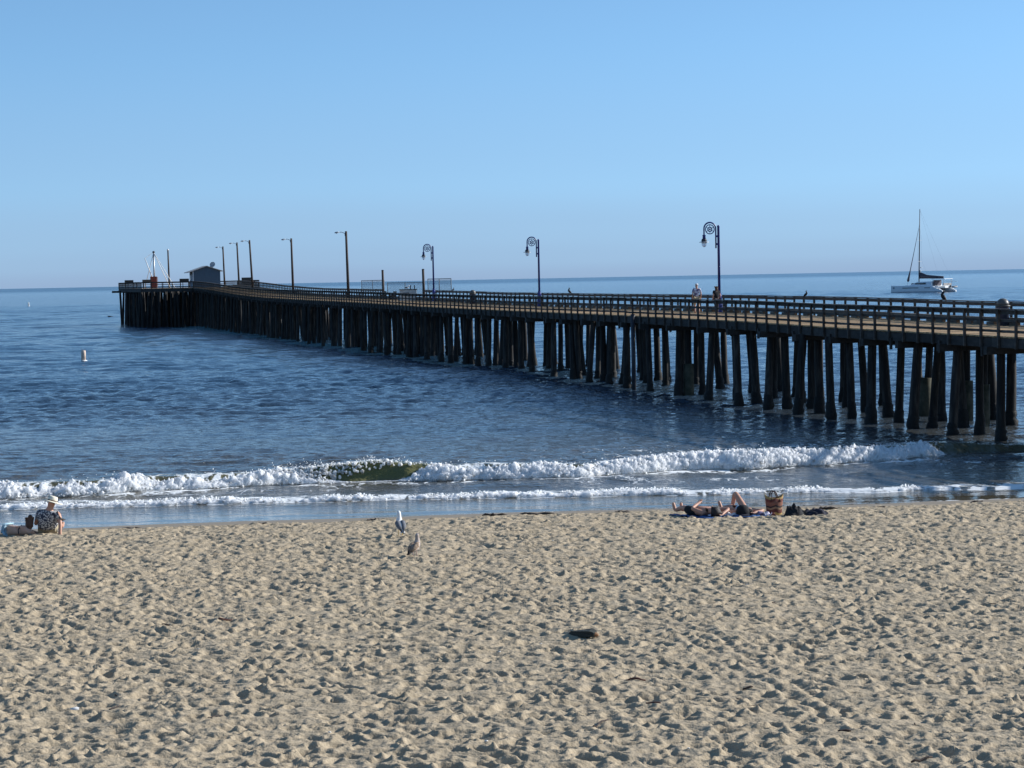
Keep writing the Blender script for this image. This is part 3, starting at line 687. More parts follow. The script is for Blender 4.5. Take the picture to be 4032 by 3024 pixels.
def collar_mb(mb, pts, rad, h):
    def at(z):
        i = max(k for k in range(len(pts)-1) if pts[k][2] <= z); f = (z-pts[i][2])/(pts[i+1][2]-pts[i][2])
        return [pts[i][k]+(pts[i+1][k]-pts[i][k])*f for k in range(2)]+[z], rad[i]+(rad[i+1]-rad[i])*f
    P_, R_ = [], []
    for z, g_ in ((-.6, 1.15), (0.0, 1.22), (.22*h, 1.3), (.45*h, 1.14), (.7*h, 1.17), (.9*h, 1.06), (h, .92)):
        p, r = at(z); P_.append((p[0]+pr.uniform(-.025, .025), p[1]+pr.uniform(-.025, .025), p[2])); R_.append(r*g_*pr.uniform(.94, 1.1))
    mb.tube(P_, R_, 9)
piles.sort(key=lambda q: q[1])
rest = MB()
for i, (u, s, k, jk) in enumerate(piles):
    if i < 300:
        mb = MB(); pts, rad = pile_mb(mb, u, s); o = mb.build('pile', M['pile'], pier, smooth=True)
        if s < 215:
            cm = MB(); collar_mb(cm, pts, rad, pr.uniform(.45, .85)); cm.build('mussel_collar', M['mussel'], o, smooth=True)
        if jk:
            j = MB(); r0 = .3
            j.tube([(pts[1][0], pts[1][1], -.8), (pts[2][0], pts[2][1], .6), (pts[3][0], pts[3][1], 1.75)], [r0, r0, r0*.97], 12); j.build('jacket', M['jacket'], o, smooth=True)
    else: pile_mb(rest, u, s)
tag(rest.build('far_piles', M['pile'], pier, smooth=True), kind='stuff')
# a slim round post driven beside the fourth-from-right group
MB().tube([(-.55, 126.3, -1), (-.55, 126.3, dz(126)+.1)], .13, 9).build('fender_pole', M['darkmetal'], pier, smooth=True)
# caps across each bent, stringers and fascias between bents
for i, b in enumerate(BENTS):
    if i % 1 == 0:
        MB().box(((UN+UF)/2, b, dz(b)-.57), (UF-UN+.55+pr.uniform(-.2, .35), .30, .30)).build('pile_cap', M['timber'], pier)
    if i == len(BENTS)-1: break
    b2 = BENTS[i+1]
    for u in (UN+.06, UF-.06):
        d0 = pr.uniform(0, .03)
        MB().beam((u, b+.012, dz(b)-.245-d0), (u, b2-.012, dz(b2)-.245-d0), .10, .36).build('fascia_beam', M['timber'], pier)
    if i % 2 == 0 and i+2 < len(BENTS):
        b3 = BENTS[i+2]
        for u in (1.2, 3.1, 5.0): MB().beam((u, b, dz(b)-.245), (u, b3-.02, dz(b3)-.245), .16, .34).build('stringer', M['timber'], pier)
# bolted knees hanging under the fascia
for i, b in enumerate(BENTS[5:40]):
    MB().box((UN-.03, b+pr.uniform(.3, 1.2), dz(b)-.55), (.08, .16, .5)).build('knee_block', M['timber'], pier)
# deck planks: nearest 300 one by one
pm = MB().box((0, 0, 0), (UF-UN-.02, .27, .06)).mesh('deck_plank')
pm.materials.append(M['deck'])
s = 66.0; n = 0; far = MB()
while s < 366:
    j = pr.uniform(-.02, .02); zz = dz(s)-.03+pr.uniform(-.006, .006)
    if n < 300:
        o = bpy.data.objects.new('deck_plank', pm); C.objects.link(o); o.parent = pier; o.location = ((UN+UF)/2+j, s, zz); n += 1
    else: far.box(((UN+UF)/2+j, s, zz), (UF-UN-.02, .27, .06))
    s += .285
tag(far.build('far_deck_planks', M['deck'], pier), kind='stuff')
hd = MB()
s = HS0+4.2
while s < HS1: hd.box(((HU0+HU1)/2, s, dz(s)-.03), (HU1-HU0, .27, .06)); s += .285
tag(hd.build('head_planks', M['deck'], pier), kind='stuff')
# railings
posts_far = MB(); npost = 0
def rail_run(p0, p1, step, side, near_parts=True, fac=1.0):
    """a run of railing in pier coordinates from p0 to p1; side = unit vector pointing off the deck"""
    global npost
    p0, p1, side = Vector((*p0, 0)), Vector((*p1, 0)), Vector((*side, 0))
    L = (p1-p0).length; nb = max(1, round(L/step)); d = (p1-p0)/nb
    def P(i, off, z):
        q = p0+d*i+side*off; q.z = dz(q.y)+z; return q
    for i in range(nb+1):
        q = P(i, .055, 0); hgt = 1.0
        jx = pr.uniform(-.03, .03); dv = d.normalized()
        c0 = q+dv*jx
        args = ((c0.x, c0.y, q.z+(hgt-.46)/2), (.095, .095, hgt+.46), math.atan2(d.y, d.x))
        if npost < 300 and near_parts:
            MB().box(*args).build('rail_post', M['railwood'], pier); npost += 1
        else: posts_far.box(*args)
    for i in range(0, nb, 3):
        k = min(3, nb-i); w = pr.uniform(-.012, .012)
        a, b = P(i, 0, 0), P(i+k, 0, 0); e_ = d.normalized()*.006
        def bd(name, off, z, wd, h):
            MB().beam(P(i, off, z)+e_, P(i+k, off, z)-e_, wd, h).build(name, M['railwood'], pier)
        bd('top_rail', .03, 1.02+w*.4, .2, .045); bd('rail_board', -.02, .91+w, .045, .15)
        bd('middle_rail', -.02, .60+w, .045, .10); bd('lower_rail', -.02, .19+w, .045, .10)
# the near run and the far run alternate so that the nearest posts come first
CUT = 193.0
rail_run((UN, 62.0), (UN, CUT), 1.47, (-1, 0)); rail_run((UF, 62.0), (UF, CUT), 1.47, (1, 0))
rail_run((UN, CUT), (UN, HS0), 1.47, (-1, 0)); rail_run((UF, CUT), (UF, 219.5), 1.47, (1, 0)); rail_run((UF, 240.3), (UF, HS0), 1.47, (1, 0))
rail_run((UN, HS0), (HU0, HS0), 1.6, (0, -1)); rail_run((HU0, HS0), (HU0, HS1), 1.6, (-1, 0)); rail_run((HU0, HS1), (HU1, HS1), 1.6, (0, 1))
rail_run((HU1, HS1), (HU1, HS0), 1.6, (1, 0)); rail_run((HU1, HS0), (UF, HS0), 1.6, (0, -1))
tag(posts_far.build('far_rail_posts', M['railwood'], pier), kind='stuff')
for i in range(3, len(BENTS)-1):              # bull rail along the far edge, on blocks so that water drains
    b, b2 = BENTS[i], BENTS[i+1]
    MB().beam((UF-.22, b+.03, dz(b)+.24), (UF-.22, b2-.03, dz(b2)+.24), .2, .2).build('curb_timber', M['curb'], pier)
    for t in (.12, .5, .88):
        s = b+(b2-b)*t; MB().box((UF-.22, s, dz(s)+.065), (.2, .7, .13)).build('curb_block', M['curb'], pier)
# head fascias and the lower landing beam at the seaward corner
for (a, b) in (((HU0, HS0), (UN, HS0)), ((HU0, HS0), (HU0, HS1)), ((HU1, HS0), (UF, HS0)), ((HU1, HS0), (HU1, HS1))):
    MB().beam((*a, dz(365)-.3), (*b, dz(365)-.3), .14, .5).build('head_fascia', M['timber'], pier)
MB().beam((HU0-1.3, HS1-.6, dz(400)-.55), (HU0+3, HS1-.6, dz(400)-.55), .3, .35).build('landing_beam', M['timber'], pier)
for s in np.arange(HS0+4, HS1, 7.8): MB().box(((HU0+HU1)/2, s, dz(s)-.57), (HU1-HU0, .3, .3)).build('pile_cap', M['timber'], pier)
# ------------------------------------------------------------------ things on the pier
def arc(cx, cz, r, a0, a1, n, y=0): return [(cx+r*math.cos(R(a0+(a1-a0)*k/n)), y, cz+r*math.sin(R(a0+(a1-a0)*k/n))) for k in range(n+1)]
def blue_lamp(s, label):
    z = dz(s); o = empty('lamp_post', PW(6.1, s, z), PROT, label, 'lamp post', 'ornate blue lamp posts along the far rail')
    MB().lathe([(.19, 0), (.19, .5), (.15, .56), (.15, 1.0), (.12, 1.06), (.115, 1.2)], 12).build('base', M['blue'], o)
    MB().lathe([(.085, 1.15), (.072, 5.1), (.085, 5.12), (.085, 5.18), (.04, 5.24)], 12).build('pole', M['blue'], o, True)
    pts = [(-.17, 0, 3.85), (-.17, 0, 5.0)]+arc(-.54, 5.03, .37, 0, 180, 14)[1:]+[(-.91, 0, 4.8), (-.91, 0, 4.62)]
    MB().tube(pts, .046, 8).build('arch', M['blue'], o, True)
    for zz in (4.1, 4.57): MB().beam((-.17, 0, zz), (-.05, 0, zz), .06, .12).build('bracket', M['blue'], o)
    w = MB(); ring = lambda r, t: [(-.54+r*math.cos(2*math.pi*k/24), 0, 4.99+r*math.sin(2*math.pi*k/24)) for k in range(25)]
    w.tube(ring(.275, 0), .03, 6, False); w.tube(ring(.125, 0), .035, 6, False)
    wo = w.build('wheel', M['blue'], o, True)
    for k in range(6):
        a = R(60*k+30); MB().tube([(-.54+.125*math.cos(a), 0, 4.99+.125*math.sin(a)), (-.54+.275*math.cos(a), 0, 4.99+.275*math.sin(a))], .018, 5).build('spoke', M['blue'], wo)
    MB().lathe([(.02, -.05), (.06, -.04), (.06, .04), (.02, .05)], 8, (-.54, 0, 4.99)).build('hub', M['blue'], wo)
    MB().lathe([(.1, 4.42), (.09, 4.56), (.1, 4.62), (.11, 4.65), (.05, 4.67)], 12, (-.91, 0, 0)).build('lantern_cap', M['blue'], o, True)
    MB().lathe([(.14, 4.24), (.165, 4.29), (.165, 4.37), (.12, 4.43)], 14, (-.91, 0, 0)).build('lantern_collar', M['darkmetal'], o, True)
    MB().lathe([(.3, 4.215), (.305, 4.225), (.28, 4.245), (.15, 4.27)], 20, (-.91, 0, 0)).build('lantern_flange', M['galv'], o, True)
    MB().lathe([(.02, 3.93), (.08, 3.96), (.13, 4.03), (.155, 4.13), (.155, 4.21)], 14, (-.91, 0, 0)).build('globe', M['glass'], o, True)
blue_lamp(130.2, 'ornate blue lamp post standing just right of the two walkers')
blue_lamp(172.6, 'ornate blue lamp post in the middle of the pier, second from the right')
blue_lamp(211.8, 'ornate blue lamp post beside the wire mesh screens')
def cobra(u, s, top, lean, label, arm=True, h0=None):
    z = dz(s); o = empty('street_light', PW(u, s, z), PROT, label, 'street light', 'tall wooden light poles of the outer pier')
    h = top-z
    MB().tube([(0, 0, 0), (-lean*.5, 0, h*.5), (-lean, 0, h)], [.17, .15, .125], 10).build('pole', M['polewood'], o, True)
    if arm:
        x0 = -lean
        MB().tube([(x0, 0, h-.35), (x0-.25, 0, h-.2), (x0-.5, 0, h-.1), (x0-.85, 0, h-.1)], .035, 7).build('arm', M['galv'], o, True)
        MB().box((x0-.08, 0, h-.38), (.14, .2, .3)).build('clamp', M['darkmetal'], o)
        MB().loft([((x0-.78, 0, h-.09), .05, .04), ((x0-.9, 0, h-.1), .1, .07), ((x0-1.15, 0, h-.13), .14, .09), ((x0-1.32, 0, h-.17), .08, .05)], 10).build('lamp_head', M['galv'], o, True)
        MB().lathe([(.03, -.1), (.1, -.05), (.13, 0)], 10, (x0-1.08, 0, h-.18)).build('lens', M['glass'], o, True)
    else:
        MB().lathe([(.1, 0), (.17, .04), (.17, .16), (.08, .26)], 10, (-lean, 0, h)).build('pole_cap', M['white'], o, True)
cobra(6.1, 258.2, 12.4, .12, 'tall wooden light pole nearest to the blue lamp posts')
cobra(6.1, 300.1, 12.5, .1, 'tall wooden light pole second from the blue lamp posts')
cobra(6.3, 341.7, 13.15, .3, 'leaning wooden light pole, right one of the close pair')
cobra(9.7, 384.0, 13.6, .2, 'wooden light pole, left one of the close pair')
cobra(9.7, 404.0, 13.3, .15, 'wooden light pole rising behind the blue hut')
cobra(0.0, 404.0, 12.75, .1, 'bare wooden pole without a lamp arm beside the hoist', arm=False)

def hut():
    u0, s0, W_, L_ = .55, 370.0, 4.35, 5.6; z = dz(372); o = empty('bait_hut', PW(u0+W_/2, s0+L_/2, z), PROT, 'small blue gabled hut on the pier head', 'hut')
    w2, l2, hw, hr = W_/2, L_/2, 2.62, 3.35
    MB().add([(-w2,-l2,0),(w2,-l2,0),(w2,-l2,hw),(0,-l2,hr),(-w2,-l2,hw),(-w2,l2,0),(w2,l2,0),(w2,l2,hw),(0,l2,hr),(-w2,l2,hw)],
             [(0,1,2,3,4),(9,8,7,6,5),(0,4,9,5),(1,6,7,2),(4,3,8,9),(2,7,8,3)]).build('wall', M['hutwall'], o)
    for k, sg in enumerate((-1, 1)):
        r = MB(); e_ = 1.15 if sg < 0 else .55
        x1 = sg*(w2+e_*.75); z1 = hw-(hr-hw)/w2*e_*.75
        pts = [(0, hr+.03), (x1, z1+.03), (x1, z1+.13), (0, hr+.13)]
        if sg > 0: pts = pts[::-1]
        V = [(x, y, zz) for y in (-l2-.35, l2+.35) for x, zz in pts]
        r.add(V, [(0,1,2,3),(7,6,5,4),(0,4,5,1),(1,5,6,2),(2,6,7,3),(3,7,4,0)]); ro = r.build('roof_slope', M['hutroof'], o)
        if sg > 0:
            MB().box((1.0, -.6, hr-.02), (.32, .32, .5)).build('vent_cap', M['darkmetal'], ro)
    MB().box((-w2-.02, -l2-.02, hw/2), (.16, .16, hw-.02)).build('corner_board', M['trim'], o)
    d = MB().box((-w2-.03, -l2+1.6, 1.02), (.06, .92, 2.0)).build('door', M['trim'], o); MB().box((-w2-.08, -l2+1.95, 1.0), (.05, .06, .1)).build('handle', M['darkmetal'], d)
    MB().box((-w2-.03, l2-1.4, 1.55), (.06, 1.1, .8)).build('window', M['boatdark'], o)
    for x in np.arange(-w2+.3, w2, .38): MB().box((x, -l2-.012, 1.3), (.03, .02, 2.5)).build('batten', M['hutwall'], o)
hut()
dsh = empty('satellite_dish', PW(3.9, 371.5, dz(372)+3.05), PROT, 'round pale satellite dish on the hut roof', 'dish')
dm = MB(); 
for k in range(5):
    pass
dm.lathe([(.02, .0), (.2, .02), (.36, .08), (.45, .16), (.46, .17), (.34, .1), (.05, .03)], 18)
do = dm.build('reflector', M['galv'], dsh, True); do.rotation_euler = (R(68), 0, R(-25)); do.location = (0, 0, .55)
MB().tube([(0, 0, -.12), (0, .05, .5)], .035, 7).build('mast', M['darkmetal'], dsh, True)
MB().tube([(0, -.02, .4), (.1, -.42, .62)], .02, 6).build('feed_arm', M['darkmetal'], dsh)

def hoist():
    s, u = 388.5, -4.0; z = dz(s); o = empty('boat_hoist', PW(u, s, z), PROT, 'white guyed boat hoist with a red winch box on the pier head', 'hoist')
    MB().tube([(0, 0, 0), (0, 0, 6.0)], [.16, .13], 10).build('mast', M['galv'], o, True)
    MB().lathe([(.16, 0), (.22, .08), (.2, .22), (.08, .3)], 10, (0, 0, 5.95)).build('mast_head', M['darkmetal'], o, True)
    MB().tube([(-.2, -.3, 1.3), (-1.62, -1.2, 5.1)], [.09, .06], 8).build('boom', M['white'], o, True)
    MB().tube([(-1.55, -1.15, 5.05), (0, 0, 6.1)], .03, 6).build('boom_cable', M['galv'], o)
    for p in ((-1.45, 2.2, 0), (3.3, -1.5, 0), (2.9, 2.6, 0)): MB().tube([(0, 0, 6.0), p], .055, 7).build('guy_leg', M['white'], o, True)
    w = MB().box((-.2, -.75, .98), (1.05, .9, 1.95)).build('winch_box', M['red'], o, bevel=.02)
    MB().box((.42, -.7, 1.0), (.16, .8, 1.75)).build('painted_sunlit_side', M['white'], w)  # white slab paints sunlight onto the winch box's right side
hoist()
def cleaning_table(u, s, rz, label):
    z = dz(s); o = empty('cleaning_table', PW(u, s, z), PROT+rz, label, 'table', 'fish cleaning tables on the pier head')
    MB().box((0, 0, .92), (1.5, .7, .08)).build('top', M['railwood'], o); MB().box((0, .33, 1.2), (1.5, .05, .5)).build('splash_board', M['railwood'], o)
    for x in (-.65, .65):
        for y in (-.28, .28): MB().box((x, y, .44), (.09, .09, .88)).build('leg', M['railwood'], o)
cleaning_table(-7.6, 396, 0, 'wooden cleaning table left of the hoist against the seaward rail')
cleaning_table(-5.6, 384, .1, 'wooden cleaning table just left of the red winch box')
cleaning_table(-1.2, 367, 0, 'wooden cleaning table between the hoist and the blue hut')
cleaning_table(8.6, 366, 0, 'wooden cleaning table at the right corner of the pier head')
def deck_bench(u, s, label):
    z = dz(s); o = empty('bench', PW(u, s, z), PROT, label, 'bench', 'plank benches on the pier')
    MB().box((0, 0, .45), (.42, 1.6, .06)).build('seat', M['railwood'], o); MB().box((.24, 0, .72), (.05, 1.6, .28)).build('backrest', M['railwood'], o)
    for y in (-.65, .65): MB().box((0, y, .21), (.36, .08, .42)).build('leg', M['railwood'], o)
deck_bench(6.0, 237.0, 'plank bench in the gap of the rail beside the left tall gate post')
deck_bench(6.0, 231.5, 'plank bench midway along the gap of the rail')

def bin_(u, s, label, h=1.14, rad=.29):
    z = dz(s); o = empty('litter_bin', PW(u, s, z), PROT, label, 'litter bin', 'domed litter bins along the pier')
    MB().lathe([(rad*.95, 0), (rad*.95, h*.68), (rad, h*.7), (rad, h*.74)], 16).build('drum', M['bin'], o, True)
    MB().lathe([(rad*1.12, h*.74), (rad*1.15, h*.78), (rad*.98, h*.79)], 18).build('rim', M['canlid'], o, True)
    MB().lathe([(rad*.95, h*.785), (rad*.93, h*.88), (rad*.75, h*.98), (rad*.42, h*1.04), (rad*.1, h*1.06)], 18).build('dome', M['canlid'], o, True)
    MB().tube([(rad*1.0, 0, h*.38), (rad*1.4, 0, h*.42), (rad*1.4, 0, h*.6), (rad*1.0, 0, h*.64)], .02, 6).build('handle', M['galv'], o, True)
bin_(5.85, 92.0, 'domed dark litter bin on the pier deck at the right edge')
bin_(5.6, 193.4, 'domed litter bin with a sunlit lid between the middle blue lamp posts')

# wire screens and the boat-landing gate along the far rail
def screen(s0, s1, z0, z1, label, nmid=1):
    o = empty('wire_screen', PW(7.0, s0, 0), PROT, label, 'wire screen', 'chain link screens on the far rail')
    L = s1-s0
    for y in [0]+[L*(k+1)/(nmid+1) for k in range(nmid)]+[L]: MB().tube([(0, y, z0), (0, y, z1)], .038, 7).build('upright', M['wire'], o, True)
    MB().tube([(0, 0, z1), (0, L, z1)], .03, 7).build('top_tube', M['wire'], o, True); MB().tube([(0, 0, z0+.05), (0, L, z0+.05)], .03, 7).build('bottom_tube', M['wire'], o, True)
    w = MB(); a, h = .16, z1-z0; k = -h
    def wire(p, q): w.beam(p, q, .004, .004, (1, 0, 0))
    while k < L:
        y0, y1 = max(k, 0), min(k+h, L); wire((0, y0, z0+y0-k), (0, y1, z0+y1-k)); wire((0.004, y0, z1-(y0-k)), (0.004, y1, z1-(y1-k))); k += a
    tag(w.build('wire_mesh', M['wire'], o), kind='stuff')
screen(241.2, 254.6, 5.3, 6.73, 'left chain link screen beyond the left tall post')
screen(220.4, 239.4, 5.2, 6.43, 'low wide chain link screen between the two tall posts')
screen(208.2, 218.6, 5.4, 6.74, 'right chain link screen behind the blue lamp post')
for s, zt, lb in ((240.3, 7.74, 'tall dark timber post left of the low wire screen'), (219.3, 7.66, 'tall dark timber post right of the low wire screen')):
    o = empty('gate_post', PW(6.75, s, dz(s)-.3), PROT, lb, 'post', 'tall gate posts of the boat landing')
    h = zt-dz(s)+.3
    MB().tube([(0, 0, 0), (-.03, 0, h*.45), (-.06, 0, h)], [.2, .13, .12], 9).build('shaft', M['polewood'], o, True); MB().lathe([(.13, 0), (.14, .05), (.06, .09)], 9, (-.06, 0, h)).build('cap', M['darkmetal'], o)
o = empty('equipment_cabinet', PW(5.6, 221.5, dz(221)), PROT, 'pale grey equipment cabinet under the white gull', 'cabinet')
MB().box((0, 0, .53), (1.55, .9, 1.06)).build('body', M['offwhite'], o, bevel=.02); MB().box((0, 0, 1.09), (1.66, 1.0, .06)).build('lid', M['railwood'], o); MB().box((-.3, -.47, .62), (.6, .03, .32)).build('vent', M['darkmetal'], o)
for k in range(2): MB().box((.25+.4*k, 0, 1.3), (.08, .08, .38)).build('stub_pipe', M['darkmetal'], o)

# ------------------------------------------------------------------ birds
def bird(name, loc, head, label, cat, group, size, mats, neck=(.10, .30), stand=.1, upright=0.0, look=0.0):
    """standing bird facing local +y; size = body length"""
    o = empty(name, loc, head, label, cat, group); k = size
    up = upright
    def B(y, z): c_, s_ = math.cos(up), math.sin(up); return (0, (y*c_-z*s_)*k, stand+(y*s_+z*c_)*k)
    secs = [(B(-.36, .17), .03*k, .02*k), (B(-.26, .19), .09*k, .07*k), (B(-.12, .2), .15*k, .125*k), (B(.04, .2), .165*k, .15*k), (B(.16, .235), .14*k, .14*k), (B(.23, .3), .11*k, .12*k),
            (B(.265, .39), .085*k, .095*k), (B(.28, .48), .07*k, .08*k), (B(.30, .55), .068*k, .075*k), (B(.345, .575), .058*k, .055*k), (B(.4, .57), .03*k, .028*k)]
    body = MB().loft(secs, 14).build('body', mats['body'], o, True)
    sm_ = body.modifiers.new('s', 'SUBSURF'); sm_.levels = 1; sm_.render_levels = 1
    MB().loft([(B(.385, .57), .02*k, .024*k), (B(.45, .56), .014*k, .018*k), (B(.5, .545), .004*k, .006*k)], 8).build('beak', mats['bill'], o, True)
    for sx in (-1, 1):
        a0 = [((sx*.06*k, B(.17, .29)[1], B(.17, .29)[2]), .05*k, .06*k), ((sx*.085*k, B(.04, .28)[1], B(.04, .28)[2]), .10*k, .11*k), ((sx*.08*k, B(-.16, .25)[1], B(-.16, .25)[2]), .09*k, .085*k), ((sx*.04*k, B(-.34, .2)[1], B(-.34, .2)[2]), .05*k, .04*k)]
        w = MB().loft(a0, 10).build('wing', mats['wing'], o, True)
        MB().loft([((sx*.075*k, B(-.28, .2)[1], B(-.28, .2)[2]), .022*k, .05*k), ((sx*.035*k, B(-.42, .17)[1], B(-.42, .17)[2]), .014*k, .03*k), ((sx*.015*k, B(-.52, .145)[1], B(-.52, .145)[2]), .004*k, .008*k)], 8).build('wing_tip', mats['tip'], w, True)
        lx = sx*.07*k; f0 = B(-.02, .09)
        MB().tube([(lx, f0[1], f0[2]), (lx, f0[1]+.01*k, stand*.5), (lx, f0[1]-.01*k, .01)], .011*k, 6).build('leg', mats['leg'], o, True)
        ft = MB()
        for t in (-.35, 0, .35): ft.tube([(lx, f0[1]-.01*k, .008), (lx+math.sin(t)*.1*k, f0[1]+math.cos(t)*.1*k, .006)], [.01*k, .004*k], 5)
        ft.build('foot', mats['leg'], o)
    MB().loft([(B(-.28, .17), .06*k, .015*k), (B(-.48, .135), .075*k, .008*k)], 8).build('tail', mats['tail'], o)
    for sx in (-1, 1): MB().lathe([(.002, -.006), (.008*k*1.4, 0), (.002, .006)], 6, (sx*.056*k, B(.345, .585)[1], B(.345, .585)[2])).build('eye', M['gullblack'], body)
    return o
GW = dict(body=M['gullwhite'], bill=M['bill'], wing=M['gullgrey'], tip=M['gullblack'], leg=M['bill'], tail=M['gullwhite'])
GB = dict(body=M['gullbuff'], bill=M['gullblack'], wing=M['gullbrown'], tip=M['gullblack'], leg=M['pinkleg'], tail=M['gullbrown'])
GC = dict(body=M['cormorant'], bill=M['cormorant'], wing=M['cormorant'], tip=M['cormorant'], leg=M['cormorant'], tail=M['cormorant'])
bird('seagull', (-2.56, 50.8, gz(-2.56, 50.8)-.005), R(14), 'white gull with a grey back standing nearest the water', 'seagull', 'gulls on the sand', .66, GW, stand=.09, upright=R(16))
bird('seagull', (-2.04, 46.6, gz(-2.04, 46.6)-.005), R(-30), 'mottled brown young gull standing closer than the white one', 'seagull', 'gulls on the sand', .58, GB, stand=.12, upright=R(18))
bird('seagull', PW(5.5, 221.5, dz(221)+1.12), PROT+R(-80), 'white gull sitting on the pale grey cabinet', 'seagull', None, .62, GW, stand=.02)
bird('cormorant', PW(6.66, 166.1, dz(166)+1.04), PROT+R(70), 'dark upright bird on the far rail left of the walkers', 'bird', 'dark birds on the far rail', .55, GC, stand=.03, upright=R(42))
bird('cormorant', PW(6.66, 117.4, dz(117)+1.04), PROT+R(-110), 'dark leaning bird on the far rail right of the walkers', 'bird', 'dark birds on the far rail', .42, GC, stand=.02, upright=R(35))
bird('cormorant', PW(6.66, 100.1, dz(100)+1.04), PROT+R(60), 'dark bird on the far rail in front of the catamaran', 'bird', 'dark birds on the far rail', .62, GC, stand=.03, upright=R(50))
bird('pigeon', PW(6.5, 205.0, dz(205)+1.04), PROT+R(-60), 'small dark bird on the rail just right of the blue lamp by the screens', 'bird', 'dark birds on the far rail', .4, GC, stand=.02, upright=R(20))
def float_bird(loc, label):
    o = empty('floating_gull', loc, R(60), label, 'seagull', 'gulls floating beyond the piles')
    MB().loft([((0, -.2, .05), .02, .02), ((0, -.1, .06), .09, .07), ((0, .05, .06), .1, .08), ((0, .15, .1), .06, .06), ((0, .18, .18), .04, .045), ((0, .24, .2), .02, .02)], 10).build('body', M['gullwhite'], o, True)
    MB().loft([((0, -.24, .09), .04, .02), ((0, 0, .12), .08, .03)], 8).build('wing', M['gullgrey'], o, True)
float_bird((10.0, 222.8, .03), 'tiny white gull floating far out, seen between the piles')
float_bird((6.15, 159.4, .05), 'small white gull floating close among the piles')

# ------------------------------------------------------------------ on the water
def buoy(loc, h, label, big=True):
    o = empty('marker_buoy', loc, .4, label, 'buoy', 'white marker buoys'); r = h*.19
    MB().lathe([(r*1.5, -.1), (r*1.7, .02), (r*1.62, .15*h), (r*1.1, .2*h)], 18).build('float_collar', M['white'] if big else M['white'], o, True)
    MB().lathe([(r, .18*h), (r, .95*h), (r*.85, h)], 18).build('column', M['buoy'] if big else M['white'], o, True)
    if big:
        for k in range(6): MB().tube([(r*.8*math.cos(k), r*.8*math.sin(k), h), (r*.95*math.cos(k), r*.95*math.sin(k), h*1.14)], .008, 4).build('bird_spike', M['darkmetal'], o)
buoy((-37.6, 200.8, 0), 1.05, 'rust stained white marker buoy left of the pier')
buoy((-176.9, 839.8, 0), 1.35, 'tiny white marker buoy far out at the left edge', False)
buoy((1130, 6300, 0), 9.0, 'faint marker far away on the horizon left of the catamaran mast', False)
o = empty('swimming_seal', (-86.5, 495, -.08), R(80), 'dark seal head low in the water left of the pier head', 'seal')
MB().loft([((0, -.9, 0), .05, .04), ((0, -.5, .12), .22, .14), ((0, 0, .14), .26, .18), ((0, .4, .24), .18, .16), ((0, .62, .3), .13, .12), ((0, .8, .27), .06, .05)], 12).build('body', M['gullblack'], o, True)

